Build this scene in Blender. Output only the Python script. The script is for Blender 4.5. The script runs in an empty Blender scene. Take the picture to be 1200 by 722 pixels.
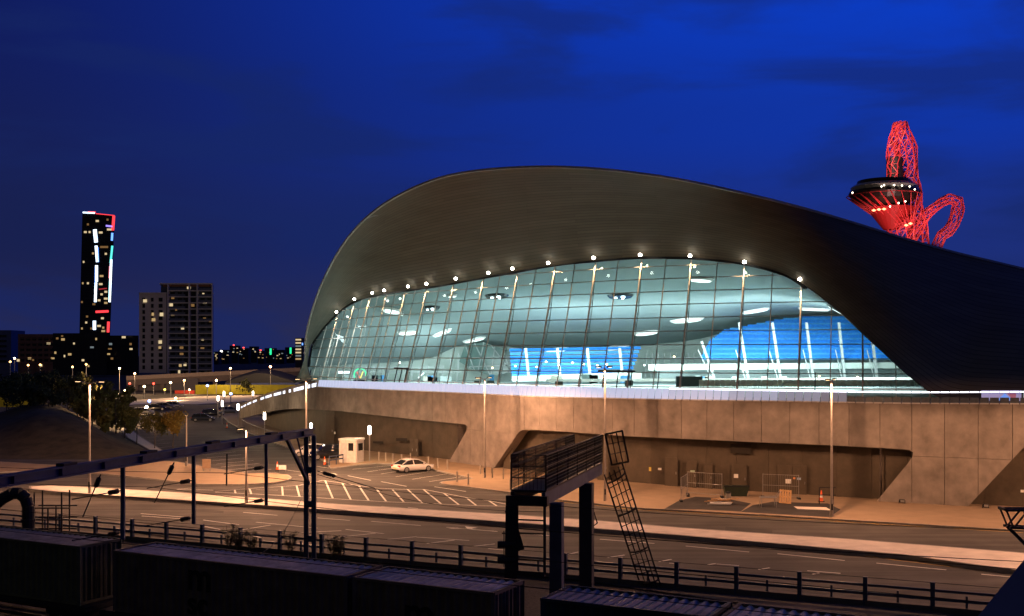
import bpy, bmesh, math, random
import numpy as np
from mathutils import Vector, Matrix, bvhtree
random.seed(7); rng = random.Random(11)
sc = bpy.context.scene
col = sc.collection
R = math.radians

# ------------------------------------------------------------------ camera
F, CX, HY, CH = 1300.0, 600.0, 416.0, 12.0        # focal length / principal column / horizon row (photo px), eye height (m)
cam = bpy.data.cameras.new('camera'); camo = bpy.data.objects.new('camera', cam); col.objects.link(camo)
camo.location = (0, 0, CH); camo.rotation_euler = (R(90), 0, 0)
cam.sensor_width = 36; cam.lens = 36 * F / 1200; cam.shift_y = (HY - 361) / 1200
cam.clip_start = .5; cam.clip_end = 12000
sc.camera = camo

# ------------------------------------------------------------------ world: blue hour, sun already set to the right
w = bpy.data.worlds.new('World'); sc.world = w; w.use_nodes = True
nt = w.node_tree; N = nt.nodes; L = nt.links
bg = N['Background']; bg.inputs[1].default_value = 1.0
sky = N.new('ShaderNodeTexSky'); sky.sky_type = 'NISHITA'; sky.sun_disc = False
sky.sun_elevation = R(-3.0); sky.sun_rotation = R(75); sky.ozone_density = 5; sky.dust_density = .5
tc = N.new('ShaderNodeTexCoord'); sep = N.new('ShaderNodeSeparateXYZ'); L.new(tc.outputs['Generated'], sep.inputs[0])
def wramp(stops):
    r = N.new('ShaderNodeValToRGB'); e = r.color_ramp.elements
    r.color_ramp.interpolation = 'EASE'
    while len(e) < len(stops): e.new(.5)
    for el, (p, c) in zip(e, stops): el.position = p; el.color = (*c, 1)
    L.new(sep.outputs['Z'], r.inputs[0]); return r
night = wramp([(0, (.021, .021, .066)), (.1, (.009, .0145, .075)), (.3, (.0052, .0115, .105)), (.55, (.008, .012, .06)), (1, (.020, .022, .042))])
dusk = wramp([(0, (.022, .031, .115)), (.1, (.011, .027, .19)), (.2, (.005, .035, .37)), (.32, (.003, .048, .58)), (.6, (.008, .022, .16)), (1, (.020, .024, .052))])
mr = N.new('ShaderNodeMapRange'); mr.interpolation_type = 'SMOOTHSTEP'
mr.inputs[1].default_value = .05; mr.inputs[2].default_value = .82
sun_dot = N.new('ShaderNodeVectorMath'); sun_dot.operation = 'DOT_PRODUCT'; sun_dot.inputs[1].default_value = (.85, .52, 0)      # towards the sunset
L.new(tc.outputs['Generated'], sun_dot.inputs[0]); L.new(sun_dot.outputs['Value'], mr.inputs[0])
mixs = N.new('ShaderNodeMix'); mixs.data_type = 'RGBA'; L.new(mr.outputs[0], mixs.inputs[0]); L.new(night.outputs[0], mixs.inputs[6]); L.new(dusk.outputs[0], mixs.inputs[7])
mp = N.new('ShaderNodeMapping'); mp.inputs['Scale'].default_value = (1.6, 1.6, 7.5); mp.inputs['Rotation'].default_value = (0, R(3), 0); L.new(tc.outputs['Generated'], mp.inputs[0])
cl = N.new('ShaderNodeTexNoise'); cl.inputs['Scale'].default_value = 1.9; cl.inputs['Detail'].default_value = 6; cl.inputs['Roughness'].default_value = .52; cl.inputs['Distortion'].default_value = .35; L.new(mp.outputs[0], cl.inputs[0])
clr = N.new('ShaderNodeMapRange'); clr.interpolation_type = 'SMOOTHSTEP'; clr.inputs[1].default_value = .45; clr.inputs[2].default_value = .62; clr.inputs[3].default_value = 0; clr.inputs[4].default_value = .6; L.new(cl.outputs[0], clr.inputs[0])
mixc = N.new('ShaderNodeMix'); mixc.data_type = 'RGBA'; L.new(clr.outputs[0], mixc.inputs[0]); L.new(mixs.outputs[2], mixc.inputs[6]); mixc.inputs[7].default_value = (.008, .020, .125, 1)
addk = N.new('ShaderNodeMix'); addk.data_type = 'RGBA'; addk.blend_type = 'ADD'; addk.inputs[0].default_value = .012
L.new(mixc.outputs[2], addk.inputs[6]); L.new(sky.outputs[0], addk.inputs[7]); 
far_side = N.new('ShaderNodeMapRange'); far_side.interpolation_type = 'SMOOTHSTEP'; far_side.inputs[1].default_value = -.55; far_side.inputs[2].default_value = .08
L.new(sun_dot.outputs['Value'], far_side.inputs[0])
back_fill = N.new('ShaderNodeMix'); back_fill.data_type = 'RGBA'; back_fill.inputs[6].default_value = (.030, .027, .028, 1)      # neutral fill added to the unseen sky away from the sunset, lifts camera-facing surfaces
L.new(far_side.outputs[0], back_fill.inputs[0]); L.new(addk.outputs[2], back_fill.inputs[7]); L.new(back_fill.outputs[2], bg.inputs[0])

sc.view_settings.view_transform = 'Standard'; sc.view_settings.look = 'None'
sc.view_settings.exposure = 0; sc.view_settings.gamma = 1; sc.view_settings.use_curve_mapping = False
sc.render.engine = 'CYCLES'
cy = sc.cycles; cy.use_denoising = True; cy.max_bounces = 8; cy.diffuse_bounces = 4; cy.glossy_bounces = 3
cy.transparent_max_bounces = 16; cy.sample_clamp_indirect = 4; cy.caustics_reflective = False; cy.caustics_refractive = False
cy.use_light_tree = True; cy.use_adaptive_sampling = True; cy.adaptive_threshold = .01
SODIUM = (1, .485, .25)

# ------------------------------------------------------------------ helpers
def gp(x, y, z=0.0):                       # photo pixel -> point on a horizontal surface at height z
    Y = (CH - z) * F / (y - HY); return Vector(((x - CX) / F * Y, Y, z))
def at(x, y, Y):                           # photo pixel at a chosen distance
    return Vector(((x - CX) / F * Y, Y, CH - (y - HY) * Y / F))
def pchip(xs, ys):
    xs = np.array(xs, float); ys = np.array(ys, float); h = np.diff(xs); d = np.diff(ys) / h
    m = np.zeros(len(xs)); m[0] = d[0]; m[-1] = d[-1]
    for i in range(1, len(xs) - 1):
        m[i] = 0 if d[i-1] * d[i] <= 0 else 2 * d[i-1] * d[i] / (d[i-1] + d[i])
    def f(x):
        i = int(min(max(np.searchsorted(xs, x) - 1, 0), len(h) - 1)); t = (x - xs[i]) / h[i]
        if t < 0: return ys[0] + (x - xs[0]) * m[0]
        if t > 1: return ys[-1] + (x - xs[-1]) * m[-1]
        return ((2*t**3 - 3*t*t + 1) * ys[i] + (t**3 - 2*t*t + t) * h[i] * m[i] + (-2*t**3 + 3*t*t) * ys[i+1] + (t**3 - t*t) * h[i] * m[i+1])
    return f
MATS = {}
def mat(name, c, rough=.7, metal=0, var=.15, scale=3.0, bump=0, bscale=None, spec=.3, c2=None, stretch=(1, 1, 1), coat=0):
    if name in MATS: return MATS[name]
    m = bpy.data.materials.new(name); m.use_nodes = True; t = m.node_tree; n = t.nodes; l = t.links
    p = n['Principled BSDF']; p.inputs['Roughness'].default_value = rough; p.inputs['Metallic'].default_value = metal
    p.inputs['Specular IOR Level'].default_value = spec; p.inputs['Coat Weight'].default_value = coat
    tcn = n.new('ShaderNodeTexCoord'); mpn = n.new('ShaderNodeMapping'); mpn.inputs['Scale'].default_value = stretch
    l.new(tcn.outputs['Object'], mpn.inputs[0])
    nz = n.new('ShaderNodeTexNoise'); nz.inputs['Scale'].default_value = scale; nz.inputs['Detail'].default_value = 6; nz.inputs['Roughness'].default_value = .6
    l.new(mpn.outputs[0], nz.inputs[0])
    rp = n.new('ShaderNodeValToRGB'); rp.color_ramp.elements[0].position = .3; rp.color_ramp.elements[1].position = .72
    a = c2 or tuple(v * (1 - var) for v in c); b = c if c2 else tuple(min(1, v * (1 + var)) for v in c)
    rp.color_ramp.elements[0].color = (*a, 1); rp.color_ramp.elements[1].color = (*b, 1)
    l.new(nz.outputs[0], rp.inputs[0]); l.new(rp.outputs[0], p.inputs['Base Color'])
    if bump:
        nb = n.new('ShaderNodeTexNoise'); nb.inputs['Scale'].default_value = bscale or scale * 6; nb.inputs['Detail'].default_value = 4
        l.new(mpn.outputs[0], nb.inputs[0])
        bp = n.new('ShaderNodeBump'); bp.inputs['Strength'].default_value = bump; bp.inputs['Distance'].default_value = .05
        l.new(nb.outputs[0], bp.inputs['Height']); l.new(bp.outputs[0], p.inputs['Normal'])
    MATS[name] = m; return m
def emi(name, c, s):
    if name in MATS: return MATS[name]
    m = bpy.data.materials.new(name); m.use_nodes = True; p = m.node_tree.nodes['Principled BSDF']
    p.inputs['Base Color'].default_value = (.14, .14, .14, 1); p.inputs['Emission Color'].default_value = (*c, 1); p.inputs['Emission Strength'].default_value = s
    MATS[name] = m; return m
ROOT = {}                                  # world position of the origin that an object's mesh is written against
class MB:
    def __init__(s): s.v = []; s.f = []
    def poly(s, pts): b = len(s.v); s.v += [Vector(p) for p in pts]; s.f.append(list(range(b, b + len(pts)))); return s
    def prism(s, a, b):                    # two matching loops
        n = len(a); k = len(s.v); s.v += [Vector(p) for p in a] + [Vector(p) for p in b]
        s.f.append(list(range(k, k + n))[::-1]); s.f.append(list(range(k + n, k + 2 * n)))
        for i in range(n): j = (i + 1) % n; s.f.append([k + i, k + j, k + n + j, k + n + i])
        return s
    def slab(s, pts, z0, z1): return s.prism([(p[0], p[1], z0) for p in pts], [(p[0], p[1], z1) for p in pts])
    def box(s, c, d, rz=0, M=None):
        x, y, z = d[0] / 2, d[1] / 2, d[2] / 2
        M = M or Matrix.Rotation(rz, 3, 'Z'); c = Vector(c)
        q = [c + M @ Vector(p) for p in ((-x,-y,-z),(x,-y,-z),(x,y,-z),(-x,y,-z),(-x,-y,z),(x,-y,z),(x,y,z),(-x,y,z))]
        return s.prism(q[:4], q[4:])
    def bar(s, a, b, w, h=None, up=(0, 0, 1)):
        a = Vector(a); b = Vector(b); d = (b - a).normalized(); up = Vector(up)
        if abs(d.dot(up)) > .98: up = Vector((0, 1, 0))
        x = d.cross(up).normalized(); y = x.cross(d); h = h or w
        q = [x * w / 2 * i + y * h / 2 * j for i, j in ((-1,-1),(1,-1),(1,1),(-1,1))]
        return s.prism([a + o for o in q], [b + o for o in q])
    def tube(s, a, b, r, r2=None, n=8):
        a = Vector(a); b = Vector(b); d = (b - a).normalized(); up = Vector((0, 0, 1)) if abs(d.z) < .9 else Vector((1, 0, 0))
        x = d.cross(up).normalized(); y = x.cross(d); r2 = r if r2 is None else r2
        o = [x * math.cos(2 * math.pi * i / n) + y * math.sin(2 * math.pi * i / n) for i in range(n)]
        return s.prism([a + q * r for q in o], [b + q * r2 for q in o])
    def path(s, pts, r, n=6):
        for a, b in zip(pts, pts[1:]): s.tube(a, b, r, n=n)
        return s
    def grid(s, rows):
        b = len(s.v); n = len(rows[0])
        for r in rows: s.v += [Vector(p) for p in r]
        for i in range(len(rows) - 1):
            for j in range(n - 1): s.f.append([b + i*n + j, b + i*n + j + 1, b + (i+1)*n + j + 1, b + (i+1)*n + j])
        return s
    def lathe(s, c, prof, n=12):
        c = Vector(c); b = len(s.v)
        for r, z in prof: s.v += [c + Vector((r * math.cos(2*math.pi*i/n), r * math.sin(2*math.pi*i/n), z)) for i in range(n)]
        for k in range(len(prof) - 1):
            for i in range(n): j = (i + 1) % n; s.f.append([b + k*n + i, b + k*n + j, b + (k+1)*n + j, b + (k+1)*n + i])
        s.f.append([b + i for i in range(n)][::-1]); s.f.append([b + (len(prof)-1)*n + i for i in range(n)]); return s
    def build(s, name, m, parent=None, smooth=False, fix=False):
        o0 = ROOT.get(parent.name, Vector()) if parent else Vector()
        me = bpy.data.meshes.new(name); me.from_pydata([v - o0 for v in s.v], [], s.f)
        if fix:
            bm = bmesh.new(); bm.from_mesh(me); bmesh.ops.remove_doubles(bm, verts=bm.verts, dist=1e-4); bmesh.ops.recalc_face_normals(bm, faces=bm.faces); bm.to_mesh(me); bm.free()
        me.materials.append(m)
        if smooth:
            for p in me.polygons: p.use_smooth = True
        o = bpy.data.objects.new(name, me); col.objects.link(o); o.parent = parent
        ROOT[o.name] = o0 if parent else Vector(); return o
def place(o, parent, loc=None, rz=0):      # a shared-mesh copy helper for pieces
    c = o.copy(); col.objects.link(c); c.parent = parent
    if loc is not None: c.location = loc
    c.rotation_euler.z = rz; return c
def tag(o, label=None, cat=None, group=None, kind=None):
    if label: o['label'] = label
    if cat: o['category'] = cat
    if group: o['group'] = group
    if kind: o['kind'] = kind
    return o
def thing(name, label, cat, loc=(0, 0, 0), rz=0, group=None, local=False):
    o = bpy.data.objects.new(name, None); col.objects.link(o); o.location = loc; o.rotation_euler = (0, 0, rz)
    ROOT[o.name] = Vector() if local else Vector(loc)
    return tag(o, label, cat, group)
def kids(o): return [c for c in col.objects if c.parent == o]
def dup(o, loc, rz=0, label=None):
    ks = kids(o); r = o.copy(); col.objects.link(r); r.location = loc; r.rotation_euler = (0, 0, rz)
    if label: r['label'] = label
    for c in ks:
        gs = kids(c); d = c.copy(); col.objects.link(d); d.parent = r
        for g in gs: e = g.copy(); col.objects.link(e); e.parent = d
    return r
def lamp(name, kind, loc, power, color, parent=None, size=.3, spot=None, aim=None, blend=.6):
    d = bpy.data.lights.new(name, kind); d.energy = power; d.color = color
    if kind in ('POINT', 'SPOT'): d.shadow_soft_size = size
    if kind == 'SPOT': d.spot_size = R(spot); d.spot_blend = blend
    if kind == 'AREA': d.size = size
    o = bpy.data.objects.new(name, d); col.objects.link(o)
    o0 = ROOT.get(parent.name, Vector()) if parent else Vector()
    o.location = Vector(loc) - o0; o.parent = parent
    if aim is not None: o.rotation_euler = (Vector(aim) - Vector(loc)).to_track_quat('-Z', 'Y').to_euler()
    return o
ORD = ['first', 'second', 'third', 'fourth', 'fifth', 'sixth', 'seventh', 'eighth', 'ninth', 'tenth', 'eleventh', 'twelfth', 'thirteenth', 'fourteenth', 'fifteenth', 'sixteenth', 'seventeenth', 'eighteenth', 'nineteenth', 'twentieth', 'twenty-first', 'twenty-second', 'twenty-third', 'twenty-fourth', 'twenty-fifth', 'twenty-sixth', 'twenty-seventh', 'twenty-eighth', 'twenty-ninth', 'thirtieth']
def clip(poly, axis, lim, keep_less):      # Sutherland-Hodgman against one axis-aligned line
    out = []
    for i, p in enumerate(poly):
        q = poly[(i + 1) % len(poly)]
        pi = (p[axis] <= lim) == keep_less or p[axis] == lim; qi = (q[axis] <= lim) == keep_less or q[axis] == lim
        if pi: out.append(p)
        if pi != qi:
            t = (lim - p[axis]) / (q[axis] - p[axis]); out.append((p[0] + t * (q[0] - p[0]), p[1] + t * (q[1] - p[1])))
    res = []
    for p in out:
        if not res or abs(p[0] - res[-1][0]) + abs(p[1] - res[-1][1]) > 1e-5: res.append(p)
    while len(res) > 2 and abs(res[0][0] - res[-1][0]) + abs(res[0][1] - res[-1][1]) < 1e-5: res.pop()
    return res
def cliprect(poly, a0, a1, b0, b1):
    for ax, lim, less in ((0, a0, False), (0, a1, True), (1, b0, False), (1, b1, True)):
        if len(poly) < 3: return []
        poly = clip(poly, ax, lim, less)
    return poly if len(poly) > 2 else []
def catmull(pts, n):                       # smooth resampling of vectors
    out = []; P = [Vector(p) for p in pts]
    for i in range(len(P) - 1):
        a = P[max(i-1, 0)]; b = P[i]; c = P[i+1]; d = P[min(i+2, len(P)-1)]
        for k in range(n):
            t = k / n; out.append(.5 * ((2*b) + (c - a)*t + (2*a - 5*b + 4*c - d)*t*t + (3*b - a - 3*c + d)*t**3))
    out.append(P[-1]); return out

# ------------------------------------------------------------------ materials
M_ground = mat('ground_earth', (.045, .04, .03), .95, var=.4, scale=.05, bump=.4, bscale=2)
M_asphalt = mat('asphalt', (.078, .072, .066), .85, var=.25, scale=.35, bump=.25, bscale=30, spec=.25)
def worn_asphalt():
    t = M_asphalt.node_tree; n = t.nodes; l = t.links; p = n['Principled BSDF']; base = p.inputs['Base Color'].links[0].from_socket
    tcn = n.new('ShaderNodeTexCoord'); mpn = n.new('ShaderNodeMapping'); mpn.inputs['Rotation'].default_value = (0, 0, R(27)); mpn.inputs['Scale'].default_value = (.03, .75, 1); l.new(tcn.outputs['Object'], mpn.inputs[0])
    nz = n.new('ShaderNodeTexNoise'); nz.inputs['Scale'].default_value = 1.0; nz.inputs['Detail'].default_value = 6; nz.inputs['Roughness'].default_value = .65; l.new(mpn.outputs[0], nz.inputs[0])
    rp = n.new('ShaderNodeMapRange'); rp.inputs[1].default_value = .35; rp.inputs[2].default_value = .68; rp.inputs[3].default_value = 1.35; rp.inputs[4].default_value = .5; l.new(nz.outputs[0], rp.inputs[0])
    mx = n.new('ShaderNodeMix'); mx.data_type = 'RGBA'; mx.blend_type = 'MULTIPLY'; mx.inputs[0].default_value = 1; l.new(base, mx.inputs[6]); l.new(rp.outputs[0], mx.inputs[7]); l.new(mx.outputs[2], p.inputs['Base Color'])
worn_asphalt()
M_pave = mat('paving', (.72, .64, .56), .85, var=.16, scale=.9, bump=.15, bscale=14)
M_pave2 = mat('sandy_paving', (.30, .22, .145), .85, var=.12, scale=.7, bump=.15, bscale=14)
M_kerb = mat('kerb_stone', (.30, .28, .25), .8, var=.2, scale=2)
M_paint = mat('road_paint', (.72, .70, .64), .7, var=.25, scale=1.5)
M_yellow = mat('yellow_road_paint', (.55, .33, .04), .7, var=.25, scale=1.5)
M_ballast = mat('ballast', (.05, .045, .045), .95, var=.5, scale=6, bump=.9, bscale=9)
M_steel = mat('galvanised_steel', (.30, .30, .30), .5, .6, var=.15, scale=3)
M_blue = mat('blue_painted_steel', (.055, .075, .125), .55, .2, var=.25, scale=1.5)
M_dark = mat('dark_steel', (.022, .024, .028), .6, .3, var=.3, scale=2)
M_black = mat('black_plastic', (.012, .012, .013), .5, var=.2)
M_louvre = mat('brown_mesh_cladding', (.085, .068, .05), .7, .1, var=.22, scale=.8, bump=.5, bscale=3, stretch=(1, 1, 1))
M_door = mat('brown_door', (.085, .068, .05), .55, .1, var=.15, scale=1.5)
M_white = mat('white_paint', (.72, .72, .70), .5, var=.06)
M_shell = mat('roof_cladding', (.12, .108, .086), .62, .0, var=.13, scale=.5, bump=.12, bscale=1.4, stretch=(.35, .35, 3), spec=.06)
M_ceiling = mat('hall_ceiling', (.19, .24, .245), .75, var=.05, scale=.3, bump=.2, bscale=.6)
M_hallwall = mat('hall_wall', (.42, .49, .46), .8, var=.06, scale=.3)
M_hallfloor = mat('hall_floor', (.55, .64, .63), .5, var=.08, scale=.6)
M_seatblue = mat('blue_seats', (.010, .22, .75), .6, var=.25, scale=2.5)
M_seatpale = mat('pale_seats', (.58, .72, .70), .6, var=.12, scale=2)
M_frame = mat('glazing_frame', (.42, .40, .37), .5, .0, var=.15, scale=3)
M_red = mat('red_paint', (.62, .05, .055), .45, var=.15, scale=2)
M_trunk = mat('bark', (.10, .085, .065), .9, var=.35, scale=4)
M_leafd = mat('dark_leaf', (.045, .055, .02), .7, var=.4, scale=.6)
M_leafg = mat('spring_leaf', (.12, .11, .025), .7, var=.35, scale=.8)
M_grass = mat('bank_grass', (.07, .055, .03), .95, var=.45, scale=.6, bump=.6, bscale=5)
def concrete_mat():
    m = mat('board_marked_concrete', (.215, .188, .168), .82, var=.28, scale=.8, bump=.12, bscale=5)
    t = m.node_tree; n = t.nodes; l = t.links; p = n['Principled BSDF']; base = p.inputs['Base Color'].links[0].from_socket
    tcn = n.new('ShaderNodeTexCoord'); mpn = n.new('ShaderNodeMapping'); mpn.inputs['Scale'].default_value = (.5, .5, .2); l.new(tcn.outputs['Object'], mpn.inputs[0])
    nz = n.new('ShaderNodeTexNoise'); nz.inputs['Scale'].default_value = 1.1; nz.inputs['Detail'].default_value = 5; l.new(mpn.outputs[0], nz.inputs[0])
    rp = n.new('ShaderNodeMapRange'); rp.inputs[1].default_value = .45; rp.inputs[2].default_value = .75; rp.inputs[3].default_value = 1.04; rp.inputs[4].default_value = .8; l.new(nz.outputs[0], rp.inputs[0])
    mx = n.new('ShaderNodeMix'); mx.data_type = 'RGBA'; mx.blend_type = 'MULTIPLY'; mx.inputs[0].default_value = 1
    l.new(base, mx.inputs[6]); l.new(rp.outputs[0], mx.inputs[7]); l.new(mx.outputs[2], p.inputs['Base Color']); return m
M_conc = concrete_mat()
def glass_mat(name, tint, refl=.12, rough=.03):
    m = bpy.data.materials.new(name); m.use_nodes = True; t = m.node_tree; n = t.nodes; l = t.links; n.remove(n['Principled BSDF'])
    tr = n.new('ShaderNodeBsdfTransparent'); tr.inputs[0].default_value = (*tint, 1); gl = n.new('ShaderNodeBsdfGlossy'); gl.inputs['Roughness'].default_value = rough; gl.inputs[0].default_value = (.8, .9, .95, 1)
    fr = n.new('ShaderNodeFresnel'); fr.inputs[0].default_value = 1.45; mm = n.new('ShaderNodeMath'); mm.operation = 'MULTIPLY_ADD'; mm.inputs[1].default_value = .36; mm.inputs[2].default_value = refl * .2; l.new(fr.outputs[0], mm.inputs[0])
    mx = n.new('ShaderNodeMixShader'); l.new(mm.outputs[0], mx.inputs[0]); l.new(tr.outputs[0], mx.inputs[1]); l.new(gl.outputs[0], mx.inputs[2])
    l.new(mx.outputs[0], n['Material Output'].inputs[0]); MATS[name] = m; return m
M_glass = glass_mat('facade_glass', (.84, .94, .92))
M_glass2 = glass_mat('far_glass', (.5, .6, .6))
M_carglass = mat('car_glass', (.012, .014, .016), .08, var=.1, spec=.6)
E_white = emi('white_lamp', (1, .92, .8), 22)
E_warm = emi('warm_lamp', (1, .72, .38), 14)
E_cold = emi('cold_lamp', (.82, .95, 1), 9)
E_led = [emi('led_panel_%d' % i, (.66, .72, 1.0), s) for i, s in enumerate((.80, .72, .6, .44, .28, .16))]
E_line = emi('led_line', (.86, .86, 1), 3.2)
E_win = [emi('lit_window_%d' % i, c, s) for i, (c, s) in enumerate((((1, .66, .28), .5), ((1, .76, .42), .75), ((.95, .5, .16), .22), ((.7, .85, .9), .22)))]

# ================================================================== SETTING: ground, roads, pavements
g = MB(); g.poly([(-6000, -300, -.06), (6000, -300, -.06), (6000, 9000, -.06), (-6000, 9000, -.06)])
tag(g.build('ground', M_ground), kind='structure')
U = Vector((math.cos(R(27.3)), -math.sin(R(27.3)), 0)); V = Vector((-U.y, U.x, 0))          # along / across the railway
b = MB(); b.poly([Vector((0, 26, -.03)) - U*160 - V*40, Vector((0, 26, -.03)) + U*160 - V*40, Vector((3, 57, -.03)) + U*160, Vector((3, 57, -.03)) - U*160])
tag(b.build('railway_ballast', M_ballast), kind='structure')
road_px = [(-500, 609), (0, 609), (110, 618), (328, 644), (600, 669), (937, 716), (1200, 742), (1600, 780), (1600, 622), (1200, 600), (1000, 590), (700, 560), (520, 535), (400, 515), (300, 487), (345, 463), (230, 464), (120, 470), (60, 500), (-300, 530)]
road = tag(MB().poly([gp(x, y, 0) for x, y in road_px]).build('road', M_asphalt), kind='structure')
def pavement(name, px, z, m, far=None):
    pts = [gp(x, y, z) for x, y in px] + ([Vector(p) for p in far] if far else [])
    o = tag(MB().slab(pts, -.05, z).build(name, m), kind='structure')
    k = MB(); ed = [gp(x, y, z) for x, y in px]; loop = ed if far else ed + [ed[0]]
    for a, c in zip(loop, loop[1:]):
        if (c - a).length > .02: k.bar(Vector((a.x, a.y, z/2 + .008)), Vector((c.x, c.y, z/2 + .008)), .16, z + .01)
    k.build('kerb', M_kerb, o); return o
med_t = [(35, 570), (60, 569), (107, 571), (200, 576.5), (300, 583.5), (400, 591), (500, 597), (600, 603), (700, 610), (800, 618.5), (900, 625.5), (1000, 632), (1100, 640), (1200, 648), (1500, 672)]
med_b = [(1500, 700), (1200, 669), (1130, 660), (1060, 650), (1000, 645), (900, 636), (800, 627.5), (700, 619.5), (600, 612), (500, 605), (400, 598.5), (300, 591.5), (200, 585), (107, 579), (60, 576), (36, 573)]
med = pavement('median_footway', med_t + med_b, .26, M_pave)
# ---- podium plan: distance of the outer wall for each photo column
YW = pchip([270, 281, 300, 322, 343, 375, 420, 480, 526, 578, 640, 705, 800, 920, 1025, 1080, 1132, 1200, 1300, 1500], [220, 208, 188, 169, 155, 143.5, 136.5, 129.5, 123.8, 116.8, 109.8, 104.2, 98.6, 93.8, 90.2, 88.6, 87.2, 85.4, 83.2, 80])
def wplan(x): Y = YW(x); return Vector(((x - CX) / F * Y, Y, 0))
def wnorm(x): t = wplan(x + 1) - wplan(x - 1); n = Vector((-t.y, t.x, 0)).normalized(); return n if n.y > 0 else -n
far_in = [wplan(x) + wnorm(x) * 5 for x in (1500, 1300, 1132, 1025, 920, 800, 705, 640, 578, 526, 480, 420, 375, 343, 322, 300, 283)]
kerb_px = [(262, 476), (257, 484), (268, 494), (290, 506), (320, 518), (360, 532), (386, 542), (386, 547), (389, 548.5), (396, 547.5), (422.5, 544), (440, 542.5), (457, 543), (480, 545.2), (501, 548), (516, 552), (551, 559.6), (554.5, 560.6), (545, 562), (519, 564.5), (516, 565.7), (520, 567), (560, 571.8), (600, 577), (660, 586), (745, 595), (820, 599), (900, 603.5), (1000, 609.6), (1200, 621.5), (1500, 641)]
pave_wall = pavement('wall_pavement', kerb_px, .12, M_pave2, far_in)
pave_left = pavement('corner_pavement', [(-300, 541), (0, 541), (60, 545), (120, 546), (190, 540), (210, 541.5), (250, 549), (290, 554.5), (325, 554.8), (337, 556.5), (341, 559.5), (337, 562.5), (322, 565.5), (280, 567.6), (230, 567), (180, 561), (110, 554), (50, 551), (0, 553), (-300, 556)], .12, M_pave2)
pavement('far_pavement', [(130, 471), (230, 464.5), (345, 462.5), (345, 466), (292, 470), (230, 474), (180, 473), (140, 475)], .12, M_pave)
pavement('tree_path', [(131, 492), (140, 492), (165, 512), (199, 533), (188, 534), (150, 513)], .06, M_pave)
# road markings: flat paint, each a part of the road
def stripe(pts, w, m=M_paint, name='lane_marking', parent=road, z=.006):
    mb = MB()
    for a, c in zip(pts, pts[1:]):
        a = gp(*a); c = gp(*c); d = (c - a).normalized(); n = Vector((-d.y, d.x, 0)) * w / 2; zz = Vector((0, 0, z))
        mb.poly([a - n + zz, c - n + zz, c + n + zz, a + n + zz])
    return mb.build(name, m, parent)
for a, c in (((166, 604.8), (213, 608)), ((285, 600.5), (325, 604)), ((372, 607), (410, 610)), ((435, 611), (493, 616)), ((523, 618), (583, 623)), ((610, 625), (655, 628.7)), ((703, 632), (767, 637)), ((803.5, 640), (878, 647)), ((911, 649), (990, 657)), ((1027, 660), (1109, 668)), ((1150, 673), (1225, 680))): stripe([a, c], .14)
hat_u = [(252, 576), (300, 572), (350, 569), (378, 563), (400, 566), (440, 572), (470, 573.5), (496, 573.5), (520, 578), (546, 583), (573, 587), (605, 593)]
hat_l = [(252, 577), (300, 579), (350, 582), (390, 584.5), (450, 588), (500, 590), (560, 592.7), (605, 593.5)]
stripe(hat_u, .13, name='island_outline'); stripe(hat_l, .13, name='island_outline')
for q in (((275, 574), (276, 578)), ((292.5, 573), (294.5, 579)), ((330.5, 570), (331.5, 581)), ((347.5, 569), (351, 582)), ((381, 563), (390, 584)), ((401, 566), (411, 585.5)), ((421, 570), (432, 586.5)), ((441, 573), (452.5, 587.5)), ((460, 574), (473, 588)), ((477.5, 573.5), (495, 589.5)), ((496, 573.5), (517, 590.5)), ((520, 578), (538, 591.7)), ((546, 583), (558, 592.3)), ((573, 587), (582, 592.8))): stripe(q, .16, name='hatch_marking')
for x0 in (300, 331, 362): stripe([(x0, 574 + (x0-300)*.0), (x0 + 26, 574.5)], .06, name='hatch_marking')
ch = [((165, 602), (215, 606)), ((238, 609.5), (280, 615)), ((240, 617), (306, 630)), ((283, 621), (317, 615.5)), ((345, 624.5), (400, 622)), ((300, 612), (372, 619)), ((402, 629), (440, 625)), ((405, 620.5), (450, 625.5)), ((451, 632.5), (488, 629)), ((488, 629.5), (550, 633.5)), ((500, 637), (533, 633)), ((553, 640.5), (580, 637.5)), ((572, 643), (600, 645.5)), ((664, 650), (678, 647)), ((712, 653.5), (732, 650.5)), ((772, 658.5), (787, 655.5)), ((784, 660), (792, 660.6)), ((829, 662), (839, 660.5)), ((840, 661), (866, 663)), ((889, 667.5), (902, 665.5)), ((946, 669), (985, 672)), ((952, 673), (960, 671.5))]
for q in ch: stripe(q, .13, name='taper_marking')
stripe([(1000, 643.5+6), (1050, 654.5+2), (1100, 661+1.5), (1200, 672.5)], .12, M_yellow, 'yellow_line')
stripe([(110, 583), (200, 588.6), (300, 595), (400, 602), (500, 608.5), (600, 615.6), (700, 623.3), (800, 631.5), (900, 640.5), (1000, 650)], .12, M_yellow, 'yellow_line')
stripe([(600, 580), (660, 588.5), (745, 597.5), (820, 601.5), (900, 606), (1000, 612.3), (1200, 624.5), (1400, 637)], .1, M_yellow, 'yellow_line')
for q in (((413, 550), (459, 545.6)), ((430, 553), (466, 548)), ((446.5, 555.5), (480, 550.2)), ((463.7, 558.7), (502, 553)), ((483, 561.8), (524, 555.3)), ((503, 564.5), (546, 558))): stripe(q, .1, name='bay_marking')
for q in (((407.5, 557.5), (434.5, 563)), ((446.5, 564.5), (476.5, 570)), ((509, 570.5), (546, 576)), ((333, 550.5), (352, 553)), ((372, 552), (395, 556)), ((446.5, 593.5), (470, 595)), ((478, 594.8), (490, 596)), ((371, 546.5), (389, 549.2)), ((350, 557), (368, 559.5))): stripe(q, .14)
for k in range(9): stripe([(237 + k*5.5, 533 + k*3.6), (276 + k*7, 529.5 + k*3.4)], .11, name='bay_marking')
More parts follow.
